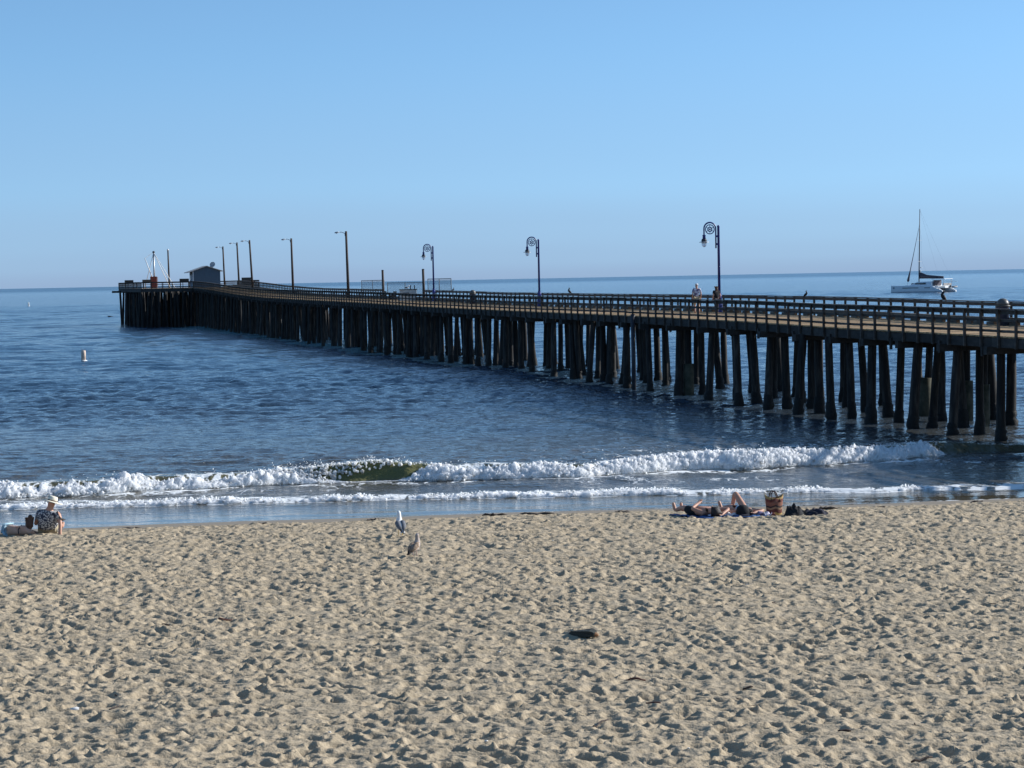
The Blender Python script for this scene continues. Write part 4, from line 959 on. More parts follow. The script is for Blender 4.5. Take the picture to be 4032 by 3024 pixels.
def catamaran():
    o = empty('catamaran', (127.0, 703.0, 0), 0, 'white sailing catamaran anchored at the right with its sail furled', 'catamaran')
    ph = R(38); o.rotation_euler = (0, 0, math.pi/2-ph)       # local +y = bow, heading left and away
    L2, B2 = 8.8, 4.4
    def hull(x, name):
        secs = []
        n0 = MB(); P_ = []
        for y, hw, zt, zb in ((-L2, .35, .55, -.1), (-L2+1.5, .7, 1.15, -.4), (-L2+3.2, .85, 1.95, -.5), (-3, .95, 2.05, -.5), (2, .9, 2.08, -.5), (6, .6, 2.12, -.5), (8.6, .22, 2.16, -.45), (L2, .06, 2.16, -.3)):
            P_.append([(x-hw*.3, y, zb), (x-hw, y, .35), (x-hw, y, zt-.12), (x-hw*.8, y, zt), (x+hw*.8, y, zt), (x+hw, y, zt-.12), (x+hw, y, .35), (x+hw*.3, y, zb)])
        V = [p for r in P_ for p in r]; F_ = []
        for i in range(len(P_)-1):
            for k in range(8): F_.append((i*8+k, i*8+(k+1) % 8, (i+1)*8+(k+1) % 8, (i+1)*8+k))
        F_ += [tuple(reversed(range(8))), tuple(range((len(P_)-1)*8, len(P_)*8))]
        h = MB().add(V, F_).build(name, M['hull'], o)
        for sx in (-1, 1):
            MB().beam((x+sx*.93, -5.0, 1.42), (x+sx*.86, 4.4, 1.42), .06, .2).build('hull_window', M['boatdark'], h)
        MB().box((x-.3, 7.6, 1.45), (.35, .35, .4)).build('emblem', M['sailcover'], h)
        for k in range(3): MB().box((x, -L2+.5+.75*k, .62+.5*k), (1.1, .5, .05)).build('stern_step', M['white'], h)
        return h
    hull(-B2, 'hull'); hull(B2, 'hull')
    MB().box((0, -1.6, 1.55), (B2*2-1.2, 10.5, .7)).build('bridge_deck', M['hull'], o, bevel=.1)
    MB().beam((-B2, 5.6, 1.85), (B2, 5.6, 1.85), .3, .3).build('crossbeam', M['galv'], o)
    MB().add([(-3.6,-4.6,1.9),(3.6,-4.6,1.9),(3.6,2.2,1.9),(2.2,4.4,1.9),(-2.2,4.4,1.9),(-3.6,2.2,1.9),(-3.1,-4.4,3.35),(3.1,-4.4,3.35),(3.0,.4,3.25),(1.7,1.6,3.0),(-1.7,1.6,3.0),(-3.0,.4,3.25)],
             [(5,4,3,2,1,0),(6,7,8,9,10,11),(0,1,7,6),(1,2,8,7),(2,3,9,8),(3,4,10,9),(4,5,11,10),(5,0,6,11)]).build('cabin', M['hull'], o, bevel=.12)
    for sx in (-1, 1): MB().beam((sx*3.42, -2.6, 2.72), (sx*3.3, 1.2, 2.6), .1, .5).build('cabin_window', M['boatdark'], o)
    MB().beam((-1.7, 3.0, 2.55), (1.7, 3.0, 2.55), .5, .45, (0, .6, .8)).build('front_window', M['boatdark'], o)
    MB().box((0, -6.3, 4.05), (5.6, 4.6, .14)).build('hardtop', M['hull'], o, bevel=.05)
    for sx in (-1, 1):
        for y in (-8.2, -4.6): MB().tube([(sx*2.6, y, 1.9), (sx*2.6, y, 4.0)], .06, 7).build('hardtop_post', M['galv'], o)
    MB().box((0, -4.8, 2.9), (5.0, .12, 1.6)).build('cockpit_screen', M['sailcover'], o)
    MB().box((0, -8.1, 2.35), (5.2, .2, .8)).build('cockpit_seat', M['tender'], o)
    MB().tube([(0, 1.5, 2.8), (-.03, 1.2, 14), (-.06, .9, 25.5)], [.17, .16, .1], 10).build('mast', M['darkmetal'], o, True)
    MB().beam((-.35, .9, 25.55), (.35, .9, 25.55), .04, .04).build('masthead_vane', M['darkmetal'], o)
    for z in (9.5, 16): MB().beam((-1.3, 1.15, z), (1.3, 1.15, z), .05, .08).build('spreader', M['galv'], o)
    MB().tube([(0, 1.3, 4.35), (0, -6.9, 4.3)], .14, 8).build('boom', M['darkmetal'], o, True)
    MB().loft([((0, 1.25, 5.35), .2, .85), ((0, .6, 5.25), .26, .8), ((0, -1.2, 4.9), .26, .45), ((0, -4, 4.75), .24, .34), ((0, -6.9, 4.62), .18, .24)], 12).build('furled_mainsail', M['sailcover'], o, True)
    MB().tube([(0, 1.05, 21.2), (0, 5.6, 2.0)], .035, 6).build('forestay', M['galv'], o)
    MB().tube([(0, 1.4, 19.6), (0, 3.3, 11.5), (0, 4.4, 7.0), (0, 4.9, 4.9), (0, 5.2, 3.7), (0, 5.3, 3.2)], [.05, .1, .13, .3, .42, .1], 8).build('furled_jib', M['sailcover'], o, True)
    for sx in (-1, 1):
        MB().tube([(0, 1.1, 20.5), (sx*1.3, 1.15, 16), (sx*1.3, 1.15, 9.5), (sx*4.4, -.8, 2.05)], .014, 5).build('shroud', M['galv'], o)
        MB().tube([(0, .9, 25.3), (sx*4.2, -8.2, 2.0)], .012, 5).build('backstay', M['galv'], o)
        for y in np.arange(-6, 8, 2.3): MB().tube([(sx*5.2, y, 2.05), (sx*5.2, y, 2.7)], .016, 5).build('stanchion', M['galv'], o)
        MB().tube([(sx*5.2, -6, 2.68), (sx*5.2, 7.6, 2.72)], .01, 4).build('lifeline', M['galv'], o)
    MB().lathe([(.3, -.1), (.33, .0), (.3, .1)], 12, (.5, 1.0, 7.6)).build('radar_dome', M['white'], o, True)
    for sx in (-1, 1): MB().beam((sx*1.8, -8.2, 3.4), (sx*1.8, -10.6, 3.2), .08, .1).build('davit', M['white'], o)
catamaran()
t = empty('inflatable_dinghy', (131.3, 693.2, 0), math.pi/2-R(38), 'grey inflatable dinghy hanging behind the catamaran', 'dinghy')
t.location = Vector((127.0, 703.0, 1.55))+Matrix.Rotation(math.pi/2-R(38), 3, 'Z') @ Vector((0, -10.2, 0))
tt = MB()
for sx in (-1, 1): tt.tube([(-1.9, sx*.6, 0), (.9, sx*.6, .0), (1.6, sx*.35, .12), (1.9, 0, .2)], [.23, .23, .22, .2], 10)
tt.build('tube', M['tender'], t, True); MB().box((-.2, 0, -.08), (3.1, .9, .1)).build('floor', M['offwhite'], t)
mo = MB().box((-2.05, 0, .3), (.3, .32, .5)).build('outboard_motor', M['black'], t, bevel=.05); MB().box((-2.1, 0, -.25), (.12, .1, .7)).build('shaft', M['darkmetal'], mo)
# ------------------------------------------------------------------ people
def skin(name, J, E, Rr, m, parent, root, sub=2):
    """one continuous skinned surface over the joint graph J (name -> point), E edges, Rr radii (r or (rx, ry))"""
    keys = list(J); ix = {k: i for i, k in enumerate(keys)}
    me = bpy.data.meshes.new(name); me.from_pydata([J[k] for k in keys], [(ix[a], ix[b]) for a, b in E], []); me.update()
    o = link(name, me, m, parent)
    o.modifiers.new('skin', 'SKIN').use_smooth_shade = True
    for i, k in enumerate(keys):
        r = Rr[k]; r = r if hasattr(r, '__len__') else (r, r)
        d = me.skin_vertices[0].data[i]; d.radius = r; d.use_root = (k == root)
    ss = o.modifiers.new('sub', 'SUBSURF'); ss.levels = 1; ss.render_levels = sub
    return o
def lerp(a, b, t): return tuple(a[i]+(b[i]-a[i])*t for i in range(3))
def person(loc, rz, label, J, m, build=1.0, fingers=True, group=None):
    """J holds: pelvis chest neck head crown shL elL haL shR elR haR hipL knL anL toL hipR knR anR toR"""
    o = empty('person', loc, rz, label, 'person', group)
    J = dict(J); E = [('pelvis', 'belly'), ('belly', 'chest'), ('chest', 'neck'), ('neck', 'head'), ('head', 'crown')]
    J['belly'] = lerp(J['pelvis'], J['chest'], .5)
    Rr = {'pelvis': (.135, .11), 'belly': (.13, .1), 'chest': (.15, .115), 'neck': .058, 'head': .082, 'crown': .078}
    for s in 'LR':
        E += [('chest', 'sh'+s), ('sh'+s, 'el'+s), ('el'+s, 'ha'+s), ('pelvis', 'hip'+s), ('hip'+s, 'kn'+s), ('kn'+s, 'an'+s), ('an'+s, 'to'+s)]
        Rr.update({'sh'+s: .062, 'el'+s: .043, 'ha'+s: .033, 'hip'+s: .092, 'kn'+s: .06, 'an'+s: .042, 'to'+s: .035})
        if fingers:
            h, e_ = Vector(J['ha'+s]), Vector(J['el'+s]); d = (h-e_).normalized()
            sd = d.cross(Vector((0, 0, 1))); sd = sd.normalized() if sd.length > .1 else Vector((1, 0, 0))
            pm = h+d*.06; J['pa'+s] = tuple(pm); Rr['pa'+s] = (.036, .02); E.append(('ha'+s, 'pa'+s))
            for k, (off, ln) in enumerate(((-.03, .06), (-.01, .075), (.011, .07), (.03, .055))):
                b = pm+sd*off+d*.03; t = b+d*ln+sd.cross(d)*.018
                J['f%d%s' % (k, s)] = tuple(b); J['g%d%s' % (k, s)] = tuple(t); Rr['f%d%s' % (k, s)] = .0095; Rr['g%d%s' % (k, s)] = .0075
                E += [('pa'+s, 'f%d%s' % (k, s)), ('f%d%s' % (k, s), 'g%d%s' % (k, s))]
            tb = h+d*.03+sd*.04; J['t'+s] = tuple(tb); J['u'+s] = tuple(tb+d*.035+sd*.02); Rr['t'+s] = .012; Rr['u'+s] = .009; E += [('ha'+s, 't'+s), ('t'+s, 'u'+s)]
    Rr = {k: (tuple(q*build for q in v) if hasattr(v, '__len__') else v*build) for k, v in Rr.items()}
    body = skin('body', J, E, Rr, m, o, 'pelvis')
    return o, J, body
def garment(name, J, E, Rr, m, o, root): return skin(name, {k: J[k] for k in Rr}, E, Rr, m, o, root)
def hair_cap(J, m, parent, r=.1, back=(0, 0, 0), long=None):
    h, c_ = Vector(J['head']), Vector(J['crown']); mid = h.lerp(c_, .62)+Vector(back)
    pts = {'a': tuple(mid+(c_-h).normalized()*.03), 'b': tuple(mid-(c_-h).normalized()*.02)}; E = [('a', 'b')]; Rr = {'a': r*.95, 'b': r}
    if long:
        pts['c'] = tuple(Vector(long[0])); Rr['c'] = long[1]; E.append(('b', 'c'))
    return skin('hair', pts, E, Rr, m, parent, 'b')

# --- the seated man with the straw hat (back to the camera, leaning on his right arm)
x0, y0 = -11.28, 54.95; g0 = gz(x0, y0)
Jm = dict(pelvis=(-.03, .12, .1), chest=(.05, -.06, .40), neck=(.09, -.1, .56), head=(.115, -.08, .635), crown=(.14, -.05, .735),
          shL=(-.15, -.07, .46), elL=(-.27, .05, .2), haL=(-.17, .24, .36), shR=(.28, -.1, .45), elR=(.335, -.22, .22), haR=(.34, -.3, .03),
          hipL=(-.13, .18, .1), knL=(-.17, .58, .28), anL=(-.2, .92, .05), toL=(-.22, 1.08, .12), hipR=(.08, .18, .1), knR=(.12, .6, .2), anR=(.13, 1.0, .04), toR=(.14, 1.12, .14))
man, J, _ = person((x0, y0, g0), 0, 'seated man in a straw hat and flower print shirt leaning back', Jm, M['skin'], 1.05)
man.scale = (1.09, 1.09, 1.09)
J['slR'] = lerp(J['shR'], J['elR'], .62); J['slL'] = lerp(J['shL'], J['elL'], .6); J['col'] = lerp(J['chest'], J['neck'], .7)
garment('shirt', J, [('pelvis', 'belly'), ('belly', 'chest'), ('chest', 'col'), ('chest', 'shL'), ('chest', 'shR'), ('shL', 'slL'), ('shR', 'slR')],
        dict(pelvis=(.25, .19), belly=(.235, .18), chest=(.23, .175), col=.115, shL=.1, shR=.105, slL=.092, slR=.098), M['shirt'], man, 'pelvis')
garment('shorts', J, [('pelvis', 'hipL'), ('pelvis', 'hipR'), ('hipL', 'knL'), ('hipR', 'knR')], dict(pelvis=(.15, .12), hipL=.115, hipR=.115, knL=.09, knR=.09), M['khaki'], man, 'pelvis')
hair_cap(J, M['hairdark'], man, .088, (0, -.01, -.02))
hat = empty('straw_hat', (x0+.147, y0-.065, g0+.765), 0, 'cream straw hat with a wide brim on the seated man', 'hat')
hat.rotation_euler = (R(-6), R(17), 0); hat.scale = (1.1, 1.1, 1.15)
MB().lathe([(.235, .0), (.24, .008), (.16, .02), (.105, .03), (.105, .012), (.16, .004)], 28).build('brim', M['straw'], hat, True)
MB().lathe([(.108, .01), (.104, .07), (.094, .115), (.078, .128), (.05, .112), (.01, .1)], 24, sy=1.15).build('crown', M['straw'], hat, True)
MB().lathe([(.1095, .018), (.1085, .045)], 24, sy=1.15).build('band', M['handle'], hat, True)

# --- the woman lying on her side beside him
x0, y0 = -11.95, 54.8; g0 = gz(x0, y0)
Jw = dict(pelvis=(-.2, .14, .12), chest=(.13, .0, .13), neck=(.235, -.0, .21), head=(.255, .03, .27), crown=(.25, .05, .36),
          shL=(.05, -.02, .19), elL=(.2, .24, .1), haL=(.38, .32, .03), shR=(.28, -.06, .11), elR=(.33, .14, .02), haR=(.45, .3, .02),
          hipL=(-.26, .2, .16), knL=(-.3, .62, .12), anL=(-.42, .98, .06), toL=(-.46, 1.1, .08), hipR=(-.26, .2, .08), knR=(-.36, .6, .06), anR=(-.52, .95, .05), toR=(-.56, 1.07, .06))
wom, J, _ = person((x0, y0, g0), 0, 'woman with brown tied hair lying on her side beside the seated man', Jw, M['skinpale'], .98)
wom.scale = (1.1, 1.1, 1.12)
hr_ = hair_cap(J, M['hair'], wom, .098, (.0, -.02, 0), ((.245, -.05, .14), .05)); 
MB().lathe([(.01, -.05), (.045, -.03), (.052, 0), (.04, .03), (.01, .045)], 10, (.275, -.01, .43)).build('bun', M['hair'], hr_, True)
garment('swimsuit', J, [('pelvis', 'hipL'), ('pelvis', 'hipR')], dict(pelvis=(.15, .125), hipL=.108, hipR=.1), M['paleblue'], wom, 'pelvis')
garment('strap', {'a': (.08, .02, .255), 'b': (.02, -.1, .17), 'c': (.03, -.11, .07)}, [('a', 'b'), ('b', 'c')], dict(a=.012, b=.012, c=.012), M['navy'], wom, 'b')

# --- sheets: towels and cloth lying on the sand
def sheet(name, cx, cy, w, l, rz, m, label, cat, fold=.03, seed=0, lift=.03, parent=None):
    n1, n2 = 26, 40; u = np.linspace(-.5, .5, n1)[None, :]*w; v = np.linspace(-.5, .5, n2)[:, None]*l
    u = np.repeat(u, n2, 0); v = np.repeat(v, n1, 1)
    u2 = u+.05*vnoise(v*3, u*0, seed=seed); v2 = v+.05*vnoise(u*3, v*0, seed=seed+1)
    c_, s_ = math.cos(rz), math.sin(rz); X_ = cx+u2*c_-v2*s_; Y_ = cy+u2*s_+v2*c_
    Z_ = ground_z(X_, Y_)*.35+.65*beach_z(X_, Y_)+lift+fold*np.abs(fbm(u*5+seed, v*5, oct=3, seed=seed+2))
    g0_ = gz(cx, cy); me = grid_mesh(name, np.stack([X_-cx, Y_-cy, Z_-g0_], -1)); o = link(name, me, m); o.location = (cx, cy, g0_)
    sl = o.modifiers.new('t', 'SOLIDIFY'); sl.thickness = .014; sl.offset = 1
    return tag(o, label, cat)
AX = math.atan2(4.86-4.2, -(54.65-56.0))     # lie of the two sunbathers: feet away from the camera, heads towards it
sheet('beach_towel', 4.52, 55.25, .85, 1.75, AX, M['bluetowel'], 'blue towel under the sunbather with bare feet up at the left', 'towel', seed=81)
sheet('beach_towel', 5.5, 55.35, .85, 1.7, .18, M['bluetowel'], 'blue towel under the sunbather with the raised knee', 'towel', seed=84)
sheet('white_cloth', 5.13, 54.85, .36, .5, .5, M['whitecloth'], 'crumpled white cloth between the two sunbathers', 'cloth', fold=.08, seed=87)
sheet('towel_bundle', 5.98, 54.82, .34, .3, .2, M['plaid'], 'small striped bundle between the sunbathers and the straw bag', 'cloth', fold=.14, seed=90)

# --- sunbather on the left: local +y points to the feet
x0, y0 = 4.5, 55.28; g0 = float(beach_z(x0, y0))+.05
Ja = dict(pelvis=(0, .1, .11), chest=(0, -.28, .17), neck=(.0, -.5, .17), head=(.0, -.6, .18), crown=(.0, -.71, .17),
          shL=(-.17, -.4, .12), elL=(-.34, -.2, .22), haL=(-.06, -.05, .33), shR=(.17, -.4, .16), elR=(.42, -.66, .2), haR=(.16, -.82, .12),
          hipL=(-.1, .16, .1), knL=(-.12, .56, .17), anL=(-.14, .95, .07), toL=(-.17, 1.0, .27), hipR=(.1, .16, .1), knR=(.12, .56, .13), anR=(.05, .96, .07), toR=(.07, 1.02, .25))
sa, J, _ = person((x0, y0, g0), AX, 'sunbather on his back in dark shorts with bare feet pointing up', Ja, M['skin'], 1.14)
J['thL'] = lerp(J['hipL'], J['knL'], .75); J['thR'] = lerp(J['hipR'], J['knR'], .75)
garment('shorts', J, [('belly', 'pelvis'), ('pelvis', 'hipL'), ('pelvis', 'hipR'), ('hipL', 'thL'), ('hipR', 'thR')], dict(belly=(.16, .13), pelvis=(.178, .15), hipL=.13, hipR=.13, thL=.115, thR=.115), M['black'], sa, 'pelvis')
hair_cap(J, M['hairdark'], sa, .125, (0, -.02, .0), ((.05, -.8, .06), .09))
nz = MB().loft([((0, -.6, .26), .012, .012), ((0, -.585, .295), .014, .014), ((0, -.575, .275), .01, .01)], 6).build('nose', M['skin'], sa, True)
# --- sunbather on the right with one knee up
x0, y0 = 5.52, 55.4; g0 = float(beach_z(x0, y0))+.05
Jb = dict(pelvis=(0, .08, .11), chest=(0.02, -.28, .13), neck=(.04, -.48, .14), head=(.05, -.57, .16), crown=(.06, -.68, .16),
          shL=(-.16, -.38, .12), elL=(-.34, -.3, .1), haL=(-.3, -.06, .08), shR=(.19, -.38, .12), elR=(.43, -.5, .14), haR=(.2, -.66, .12),
          hipL=(-.1, .14, .1), knL=(-.16, .54, .16), anL=(-.3, .9, .07), toL=(-.36, .94, .27), hipR=(.12, .16, .12), knR=(-.04, .5, .50), anR=(-.05, .86, .06), toR=(-.07, 1.04, .03))
sb, J, _ = person((x0, y0, g0), .12, 'sunbather on the back with one knee raised and a dark cap over the face', Jb, M['skin'], 1.1)
garment('swimsuit', J, [('chest', 'belly'), ('belly', 'pelvis'), ('pelvis', 'hipL'), ('pelvis', 'hipR')], dict(chest=(.185, .146), belly=(.163, .13), pelvis=(.172, .145), hipL=.118, hipR=.119), M['paleblue'], sb, 'pelvis')
hair_cap(J, M['hairdark'], sb, .098, (0, -.02, -.02))
cp = empty('black_cap', (x0-.03, y0-.62, g0+.16), .1, 'black cap lying over the face of the right sunbather', 'cap')
MB().lathe([(.165, -.1), (.17, 0), (.14, .09), (.08, .14), (.02, .155)], 18).build('crown', M['black'], cp, True)
MB().loft([((0, -.13, -.06), .15, .012), ((0.0, -.2, -.09), .12, .01), ((0, -.24, -.11), .05, .006)], 10).build('peak', M['navy'], cp, True)

# --- the straw bag
x0, y0 = 6.3, 55.25; g0 = gz(x0, y0)-.01
bag = empty('beach_bag', (x0, y0, g0), R(8), 'tall woven straw beach bag with brown bands and leather handles', 'bag')
bm_ = MB(); seg = 28; prof = [(.165, 0), (.185, .02), (.2, .16), (.215, .32), (.23, .47)]
for r, z in prof:
    for k in range(seg):
        a = 2*math.pi*k/seg; ca, sa_ = math.cos(a), math.sin(a)
        zz = z+(.05*abs(ca)**3-.035*abs(sa_)**2)*(z/.47)
        bm_.v.append((r*ca, r*.66*sa_, zz))
for i in range(len(prof)-1):
    for k in range(seg): bm_.f.append((i*seg+k, i*seg+(k+1) % seg, (i+1)*seg+(k+1) % seg, (i+1)*seg+k))
bm_.f.append(tuple(reversed(range(seg))))
bo = bm_.build('basket', M['bag'], bag, True); sl = bo.modifiers.new('t', 'SOLIDIFY'); sl.thickness = .012
for sy in (-1, 1):
    pts = [(-.11, sy*.135, .36), (-.09, sy*.12, .47)]+[(-.02-.075*math.cos(R(a)), sy*.07, .49+.11*math.sin(R(a))) for a in range(10, 175, 20)]+[(.1, sy*.12, .45), (.12, sy*.135, .35)]
    MB().tube(pts, .013, 7).build('handle', M['handle'], bag, True)
# --- clothes and shoes by the bag
def heap(name, cx, cy, w, l, h, rz, m, label, cat, seed):
    n1, n2 = 34, 26; u = np.linspace(-1, 1, n1)[None, :]; v = np.linspace(-1, 1, n2)[:, None]; u = np.repeat(u, n2, 0); v = np.repeat(v, n1, 1)
    rad = np.sqrt(u*u+v*v); k = np.clip(1-(rad/(1.0+.25*vnoise(u*2+seed, v*2, seed=seed)))**3, 0, 1)
    z = h*k*(.55+.6*np.abs(fbm(u*2.2+seed, v*2.2, oct=3, seed=seed+1)))-.012
    c_, s_ = math.cos(rz), math.sin(rz); xx, yy = u*w/2, v*l/2
    o = link(name, grid_mesh(name, np.stack([xx*c_-yy*s_, xx*s_+yy*c_, z], -1)), m); o.location = (cx, cy, gz(cx, cy)); return tag(o, label, cat)
heap('folded_jacket', 6.76, 54.85, .62, .6, .3, .15, M['black'], 'black jacket dropped in a heap right of the straw bag', 'jacket', 101)
heap('trousers', 7.2, 54.9, .72, .45, .16, -.1, M['navy'], 'dark trousers spread on the sand right of the black jacket', 'trousers', 104)
heap('red_pouch', 6.22, 54.78, .16, .14, .08, .2, M['red'], 'small reddish pouch at the foot of the straw bag', 'pouch', 107)
def shoe(cx, cy, rz, m, label):
    o = empty('shoe', (cx, cy, gz(cx, cy)+.01), rz, label, 'shoe', 'shoes left on the sand')
    MB().loft([((0, -.14, .03), .03, .03), ((0, -.1, .05), .042, .05), ((0, 0, .04), .043, .04), ((0, .09, .03), .048, .03), ((0, .14, .02), .03, .018)], 10).build('upper', m, o, True)
    MB().loft([((0, -.15, .0), .035, .012), ((0, 0, .0), .045, .012), ((0, .1, .0), .05, .012), ((0, .15, .0), .03, .01)], 8).build('sole', M['whitecloth'], o, True)
shoe(7.15, 55.3, 1.9, M['khaki'], 'tan shoe beyond the dark trousers, left of the pair'); shoe(7.36, 55.25, 1.2, M['navy'], 'dark shoe beyond the dark trousers, right of the pair')

# --- the two walkers on the pier
def walker(u, s, rz, label, h, skinm, swing):
    k = h/1.75
    Jp = dict(pelvis=(0, 0, .95), chest=(0, .02, 1.3), neck=(0, .02, 1.5), head=(0, .04, 1.585), crown=(0, .03, 1.68), shL=(-.18, .02, 1.42), elL=(-.25, -.04, 1.15), haL=(-.24, .06, .92),
              shR=(.18, .02, 1.42), elR=(.25, -.04, 1.15), haR=(.24, .08, .92), hipL=(-.095, 0, .9), knL=(-.1, .05+swing, .5), anL=(-.1, -.05+swing*.5, .08), toL=(-.11, .1+swing*.6, .03),
              hipR=(.095, 0, .9), knR=(.1, .05-swing*.4, .5), anR=(.1, -.06-swing, .1), toR=(.11, .09-swing, .03))
    Jp = {q: tuple(c_*k for c_ in v) for q, v in Jp.items()}
    return person(PW(u, s, dz(s)), PROT+rz, label, Jp, skinm, k)
w1, J, _ = walker(4.2, 128.8, R(-8), 'walker in a light checked shirt and cap on the pier', 1.76, M['skin'], .14)
J['slL'] = lerp(J['shL'], J['elL'], .8); J['slR'] = lerp(J['shR'], J['elR'], .8)
TS = [('pelvis', 'belly'), ('belly', 'chest'), ('chest', 'shL'), ('chest', 'shR'), ('shL', 'slL'), ('shR', 'slR')]
garment('shirt', J, TS, dict(pelvis=(.17, .14), belly=(.165, .135), chest=(.175, .14), shL=.085, shR=.085, slL=.075, slR=.075), M['plaid'], w1, 'pelvis')
TR = [('pelvis', 'hipL'), ('pelvis', 'hipR'), ('hipL', 'knL'), ('hipR', 'knR'), ('knL', 'anL'), ('knR', 'anR')]
garment('shorts', J, TR[:4], dict(pelvis=(.15, .125), hipL=.115, hipR=.115, knL=.09, knR=.09), M['khaki'], w1, 'pelvis')
hair_cap(J, M['hair'], w1, .088)
h_ = Vector(J['crown']); MB().lathe([(.105, -.02), (.1, .03), (.07, .075), (.01, .09)], 14, tuple(h_)).build('cap', M['whitecloth'], w1, True)
w2, J, _ = walker(4.35, 125.7, R(12), 'dark haired walker in a black top, left of the nearest blue lamp post', 1.62, M['skin'], -.1)
J['slL'] = lerp(J['shL'], J['elL'], .6); J['slR'] = lerp(J['shR'], J['elR'], .6)
garment('top', J, TS, dict(pelvis=(.175, .14), belly=(.16, .13), chest=(.165, .135), shL=.08, shR=.08, slL=.07, slR=.07), M['black'], w2, 'pelvis')
garment('trousers', J, TR, dict(pelvis=(.155, .13), hipL=.11, hipR=.11, knL=.08, knR=.08, anL=.06, anR=.06), M['navy'], w2, 'pelvis')
hh = J['head']; hair_cap(J, M['hair'], w2, .1, (0, -.02, 0), ((hh[0], hh[1]-.07, hh[2]-.12), .085))

# ------------------------------------------------------------------ litter of the beach
o = empty('driftwood_board', (1.02, 35.45, gz(1.02, 35.45)+.03), R(-25), 'dark broken driftwood board lying on the sand', 'driftwood'); o.scale = (.85, .85, .85)
bdm = MB(); prof = [(-.27, .02, .05), (-.2, .07, .1), (0, .09, .11), (.17, .09, .12), (.26, .07, .09)]
for x, w, h in prof: bdm.v += [(x, -w, -.03), (x, w, -.03), (x, w, h-.03+.02*math.sin(9*x)), (x, -w, h-.04)]
for i in range(4):
    for k in range(4): bdm.f.append((i*4+k, i*4+(k+1) % 4, (i+1)*4+(k+1) % 4, (i+1)*4+k))
bdm.f += [(3, 2, 1, 0), (16, 17, 18, 19)]
bdm.build('board', M['drift'], o); MB().loft([((.255, 0, .01), .06, .045), ((.3, .01, 0), .04, .03), ((.315, .0, -.02), .01, .01)], 8).build('splintered_end', M['rustend'], o)
def stick(x, y, L, rz, r, m, label, group='twigs scattered over the sand', bend=.1, seed=0):
    q = random.Random(seed); pts, rad = [], []
    for k in range(6):
        t = k/5-.5; xx, yy = t*L*math.cos(rz), t*L*math.sin(rz); off = bend*L*(.25-t*t)
        px_, py_ = x+xx-off*math.sin(rz), y+yy+off*math.cos(rz)
        pts.append((px_-x, py_-y, gz(px_, py_)-gz(x, y)*1+r*.8+q.uniform(0, .012))); rad.append(r*(1-.35*abs(t)*1.6)*q.uniform(.85, 1.15))
    zs = [p[2] for p in pts]; mz = max(zs); pts = [(p[0], p[1], .5*p[2]+.5*mz*.8) for p in pts]
    o = link('twig', MB().tube(pts, rad, 6).mesh('twig'), m, None, True); o.location = (x, y, gz(x, y)); return tag(o, label, 'twig', group)
stick(1.63, 31.3, .27, -.3, .016, M['redtwig'], 'reddish bark strip below and right of the driftwood board', seed=1)
stick(1.03, 28.3, .55, 1.2, .012, M['twig'], 'dark stick slanting up in the lower middle of the sand', seed=2)
stick(-4.86, 37.9, .22, .25, .018, M['redtwig'], 'dark red bark strip left of the middle of the sand', seed=3)
stick(-5.75, 37.45, .2, -.1, .014, M['twig'], 'curved dark twig far left of the driftwood board', seed=4, bend=.5)
stick(-5.35, 30.1, .3, 1.25, .009, M['twig'], 'thin dark stick right of the bleached white shell', seed=5)
stick(-3.9, 29.2, .3, 1.0, .008, M['twig'], 'thin slanting twig at the lower left of the sand', seed=6)
stick(3.95, 27.5, .16, .1, .02, M['twig'], 'short thick dark stick near the bottom right', seed=7)
stick(4.6, 25.9, .3, .5, .016, M['twig'], 'dark stick close to the bottom right corner', seed=8)
stick(1.75, 29.4, .2, -.35, .012, M['redtwig'], 'small reddish twig between the two lower sticks', seed=9)
stick(-2.0, 39.5, .2, .6, .011, M['twig'], 'small twig in the middle distance below the brown gull', seed=10)
stick(3.1, 30.6, .15, .3, .013, M['twig'], 'short twig lying beside the wheel ruts', seed=11)
stick(7.0, 56.9, .5, .05, .025, M['redtwig'], 'thick dark stick on the sand behind the straw bag', seed=12)
def pebble(x, y, r, label, seed, name='shell', m='shell', cat='shell', group='white shell bits on the sand'):
    V, T = blobs(np.array([[0, 0, 0.0]]), np.array([r]), seed); V = V*np.array([1.3, 1, .62])
    o = link(name, tri_mesh(name, V, T), M[m]); o.location = (x, y, gz(x, y)+r*.35); return tag(o, label, cat, group)
pebble(-5.85, 30.05, .055, 'largest bleached white shell at the lower left', 201)
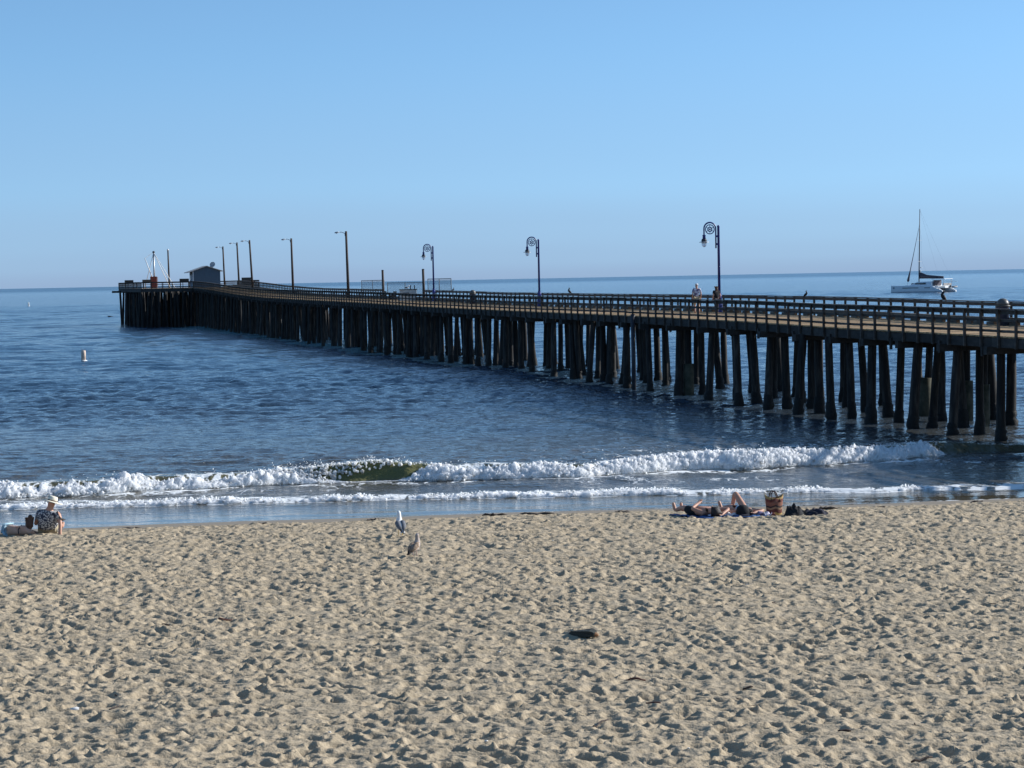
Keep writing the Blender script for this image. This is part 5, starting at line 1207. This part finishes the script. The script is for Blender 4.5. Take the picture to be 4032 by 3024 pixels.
pebble(-10.2, 45.8, .05, 'crumpled white scrap at the left edge of the sand', 202, 'paper_scrap', 'whitecloth', 'scrap', 'white shell bits on the sand')
g2 = random.Random(5)
for k in range(26):
    y = g2.uniform(26.5, 50); x = g2.uniform(-.21, .21)*y
    pebble(x, y, g2.uniform(.008, .018), 'tiny white shell bit lying in the trodden sand', 210+k)
for k in range(26):
    y = g2.uniform(26.5, 52); x = g2.uniform(-.21, .21)*y
    stick(x, y, g2.uniform(.05, .13), g2.uniform(0, 3.1), g2.uniform(.005, .01), M['twig'], 'tiny dark twig crumb lying in the trodden sand', 'tiny twig crumbs on the sand', seed=300+k)
def kelp(x, y, w, seed, label):
    q = random.Random(seed); o = empty('kelp_clump', (x, y, gz(x, y)), 0, label, 'seaweed', 'seaweed along the tide line')
    for k in range(7):
        a = q.uniform(-.5, .5)+(0 if q.random() < .5 else math.pi); L = w*q.uniform(.4, 1)
        p0 = (q.uniform(-.3, .3)*w, q.uniform(-.1, .1)*w, .02)
        MB().tube([p0, (p0[0]+L*.3*math.cos(a), p0[1]+L*.3*math.sin(a), q.uniform(.02, .05)), (p0[0]+L*.55*math.cos(a+.3), p0[1]+L*.55*math.sin(a+.3), .015)], [.02, .03, .008], 6).build('frond', M['kelp'], o, True)
for k, (x, y, w, lb) in enumerate(((-9.95, 58.3, .8, 'long seaweed clump right of the seated pair'), (-10.9, 58.0, .35, 'small seaweed scrap just right of the seated man'), (-6.6, 59.2, .45, 'seaweed scrap on the tide line left of the white gull'),
        (.45, 59.6, .9, 'long reddish seaweed clump on the tide line near the middle'), (-.5, 59.3, .5, 'seaweed scrap just left of the long middle clump'), (2.75, 59.4, .6, 'seaweed clump between the middle and the sunbathers'),
        (5.95, 58.6, .5, 'seaweed scrap behind the right sunbather'), (7.9, 58.3, .7, 'seaweed clump on the tide line right of the straw bag'), (9.4, 59.2, .45, 'seaweed scrap farther right along the tide line'), (-3.6, 58.9, .5, 'seaweed scrap just behind the white gull'),
        (12.3, 60.2, .4, 'rightmost seaweed scrap on the tide line'))): kelp(x, y, w, 400+k, lb)
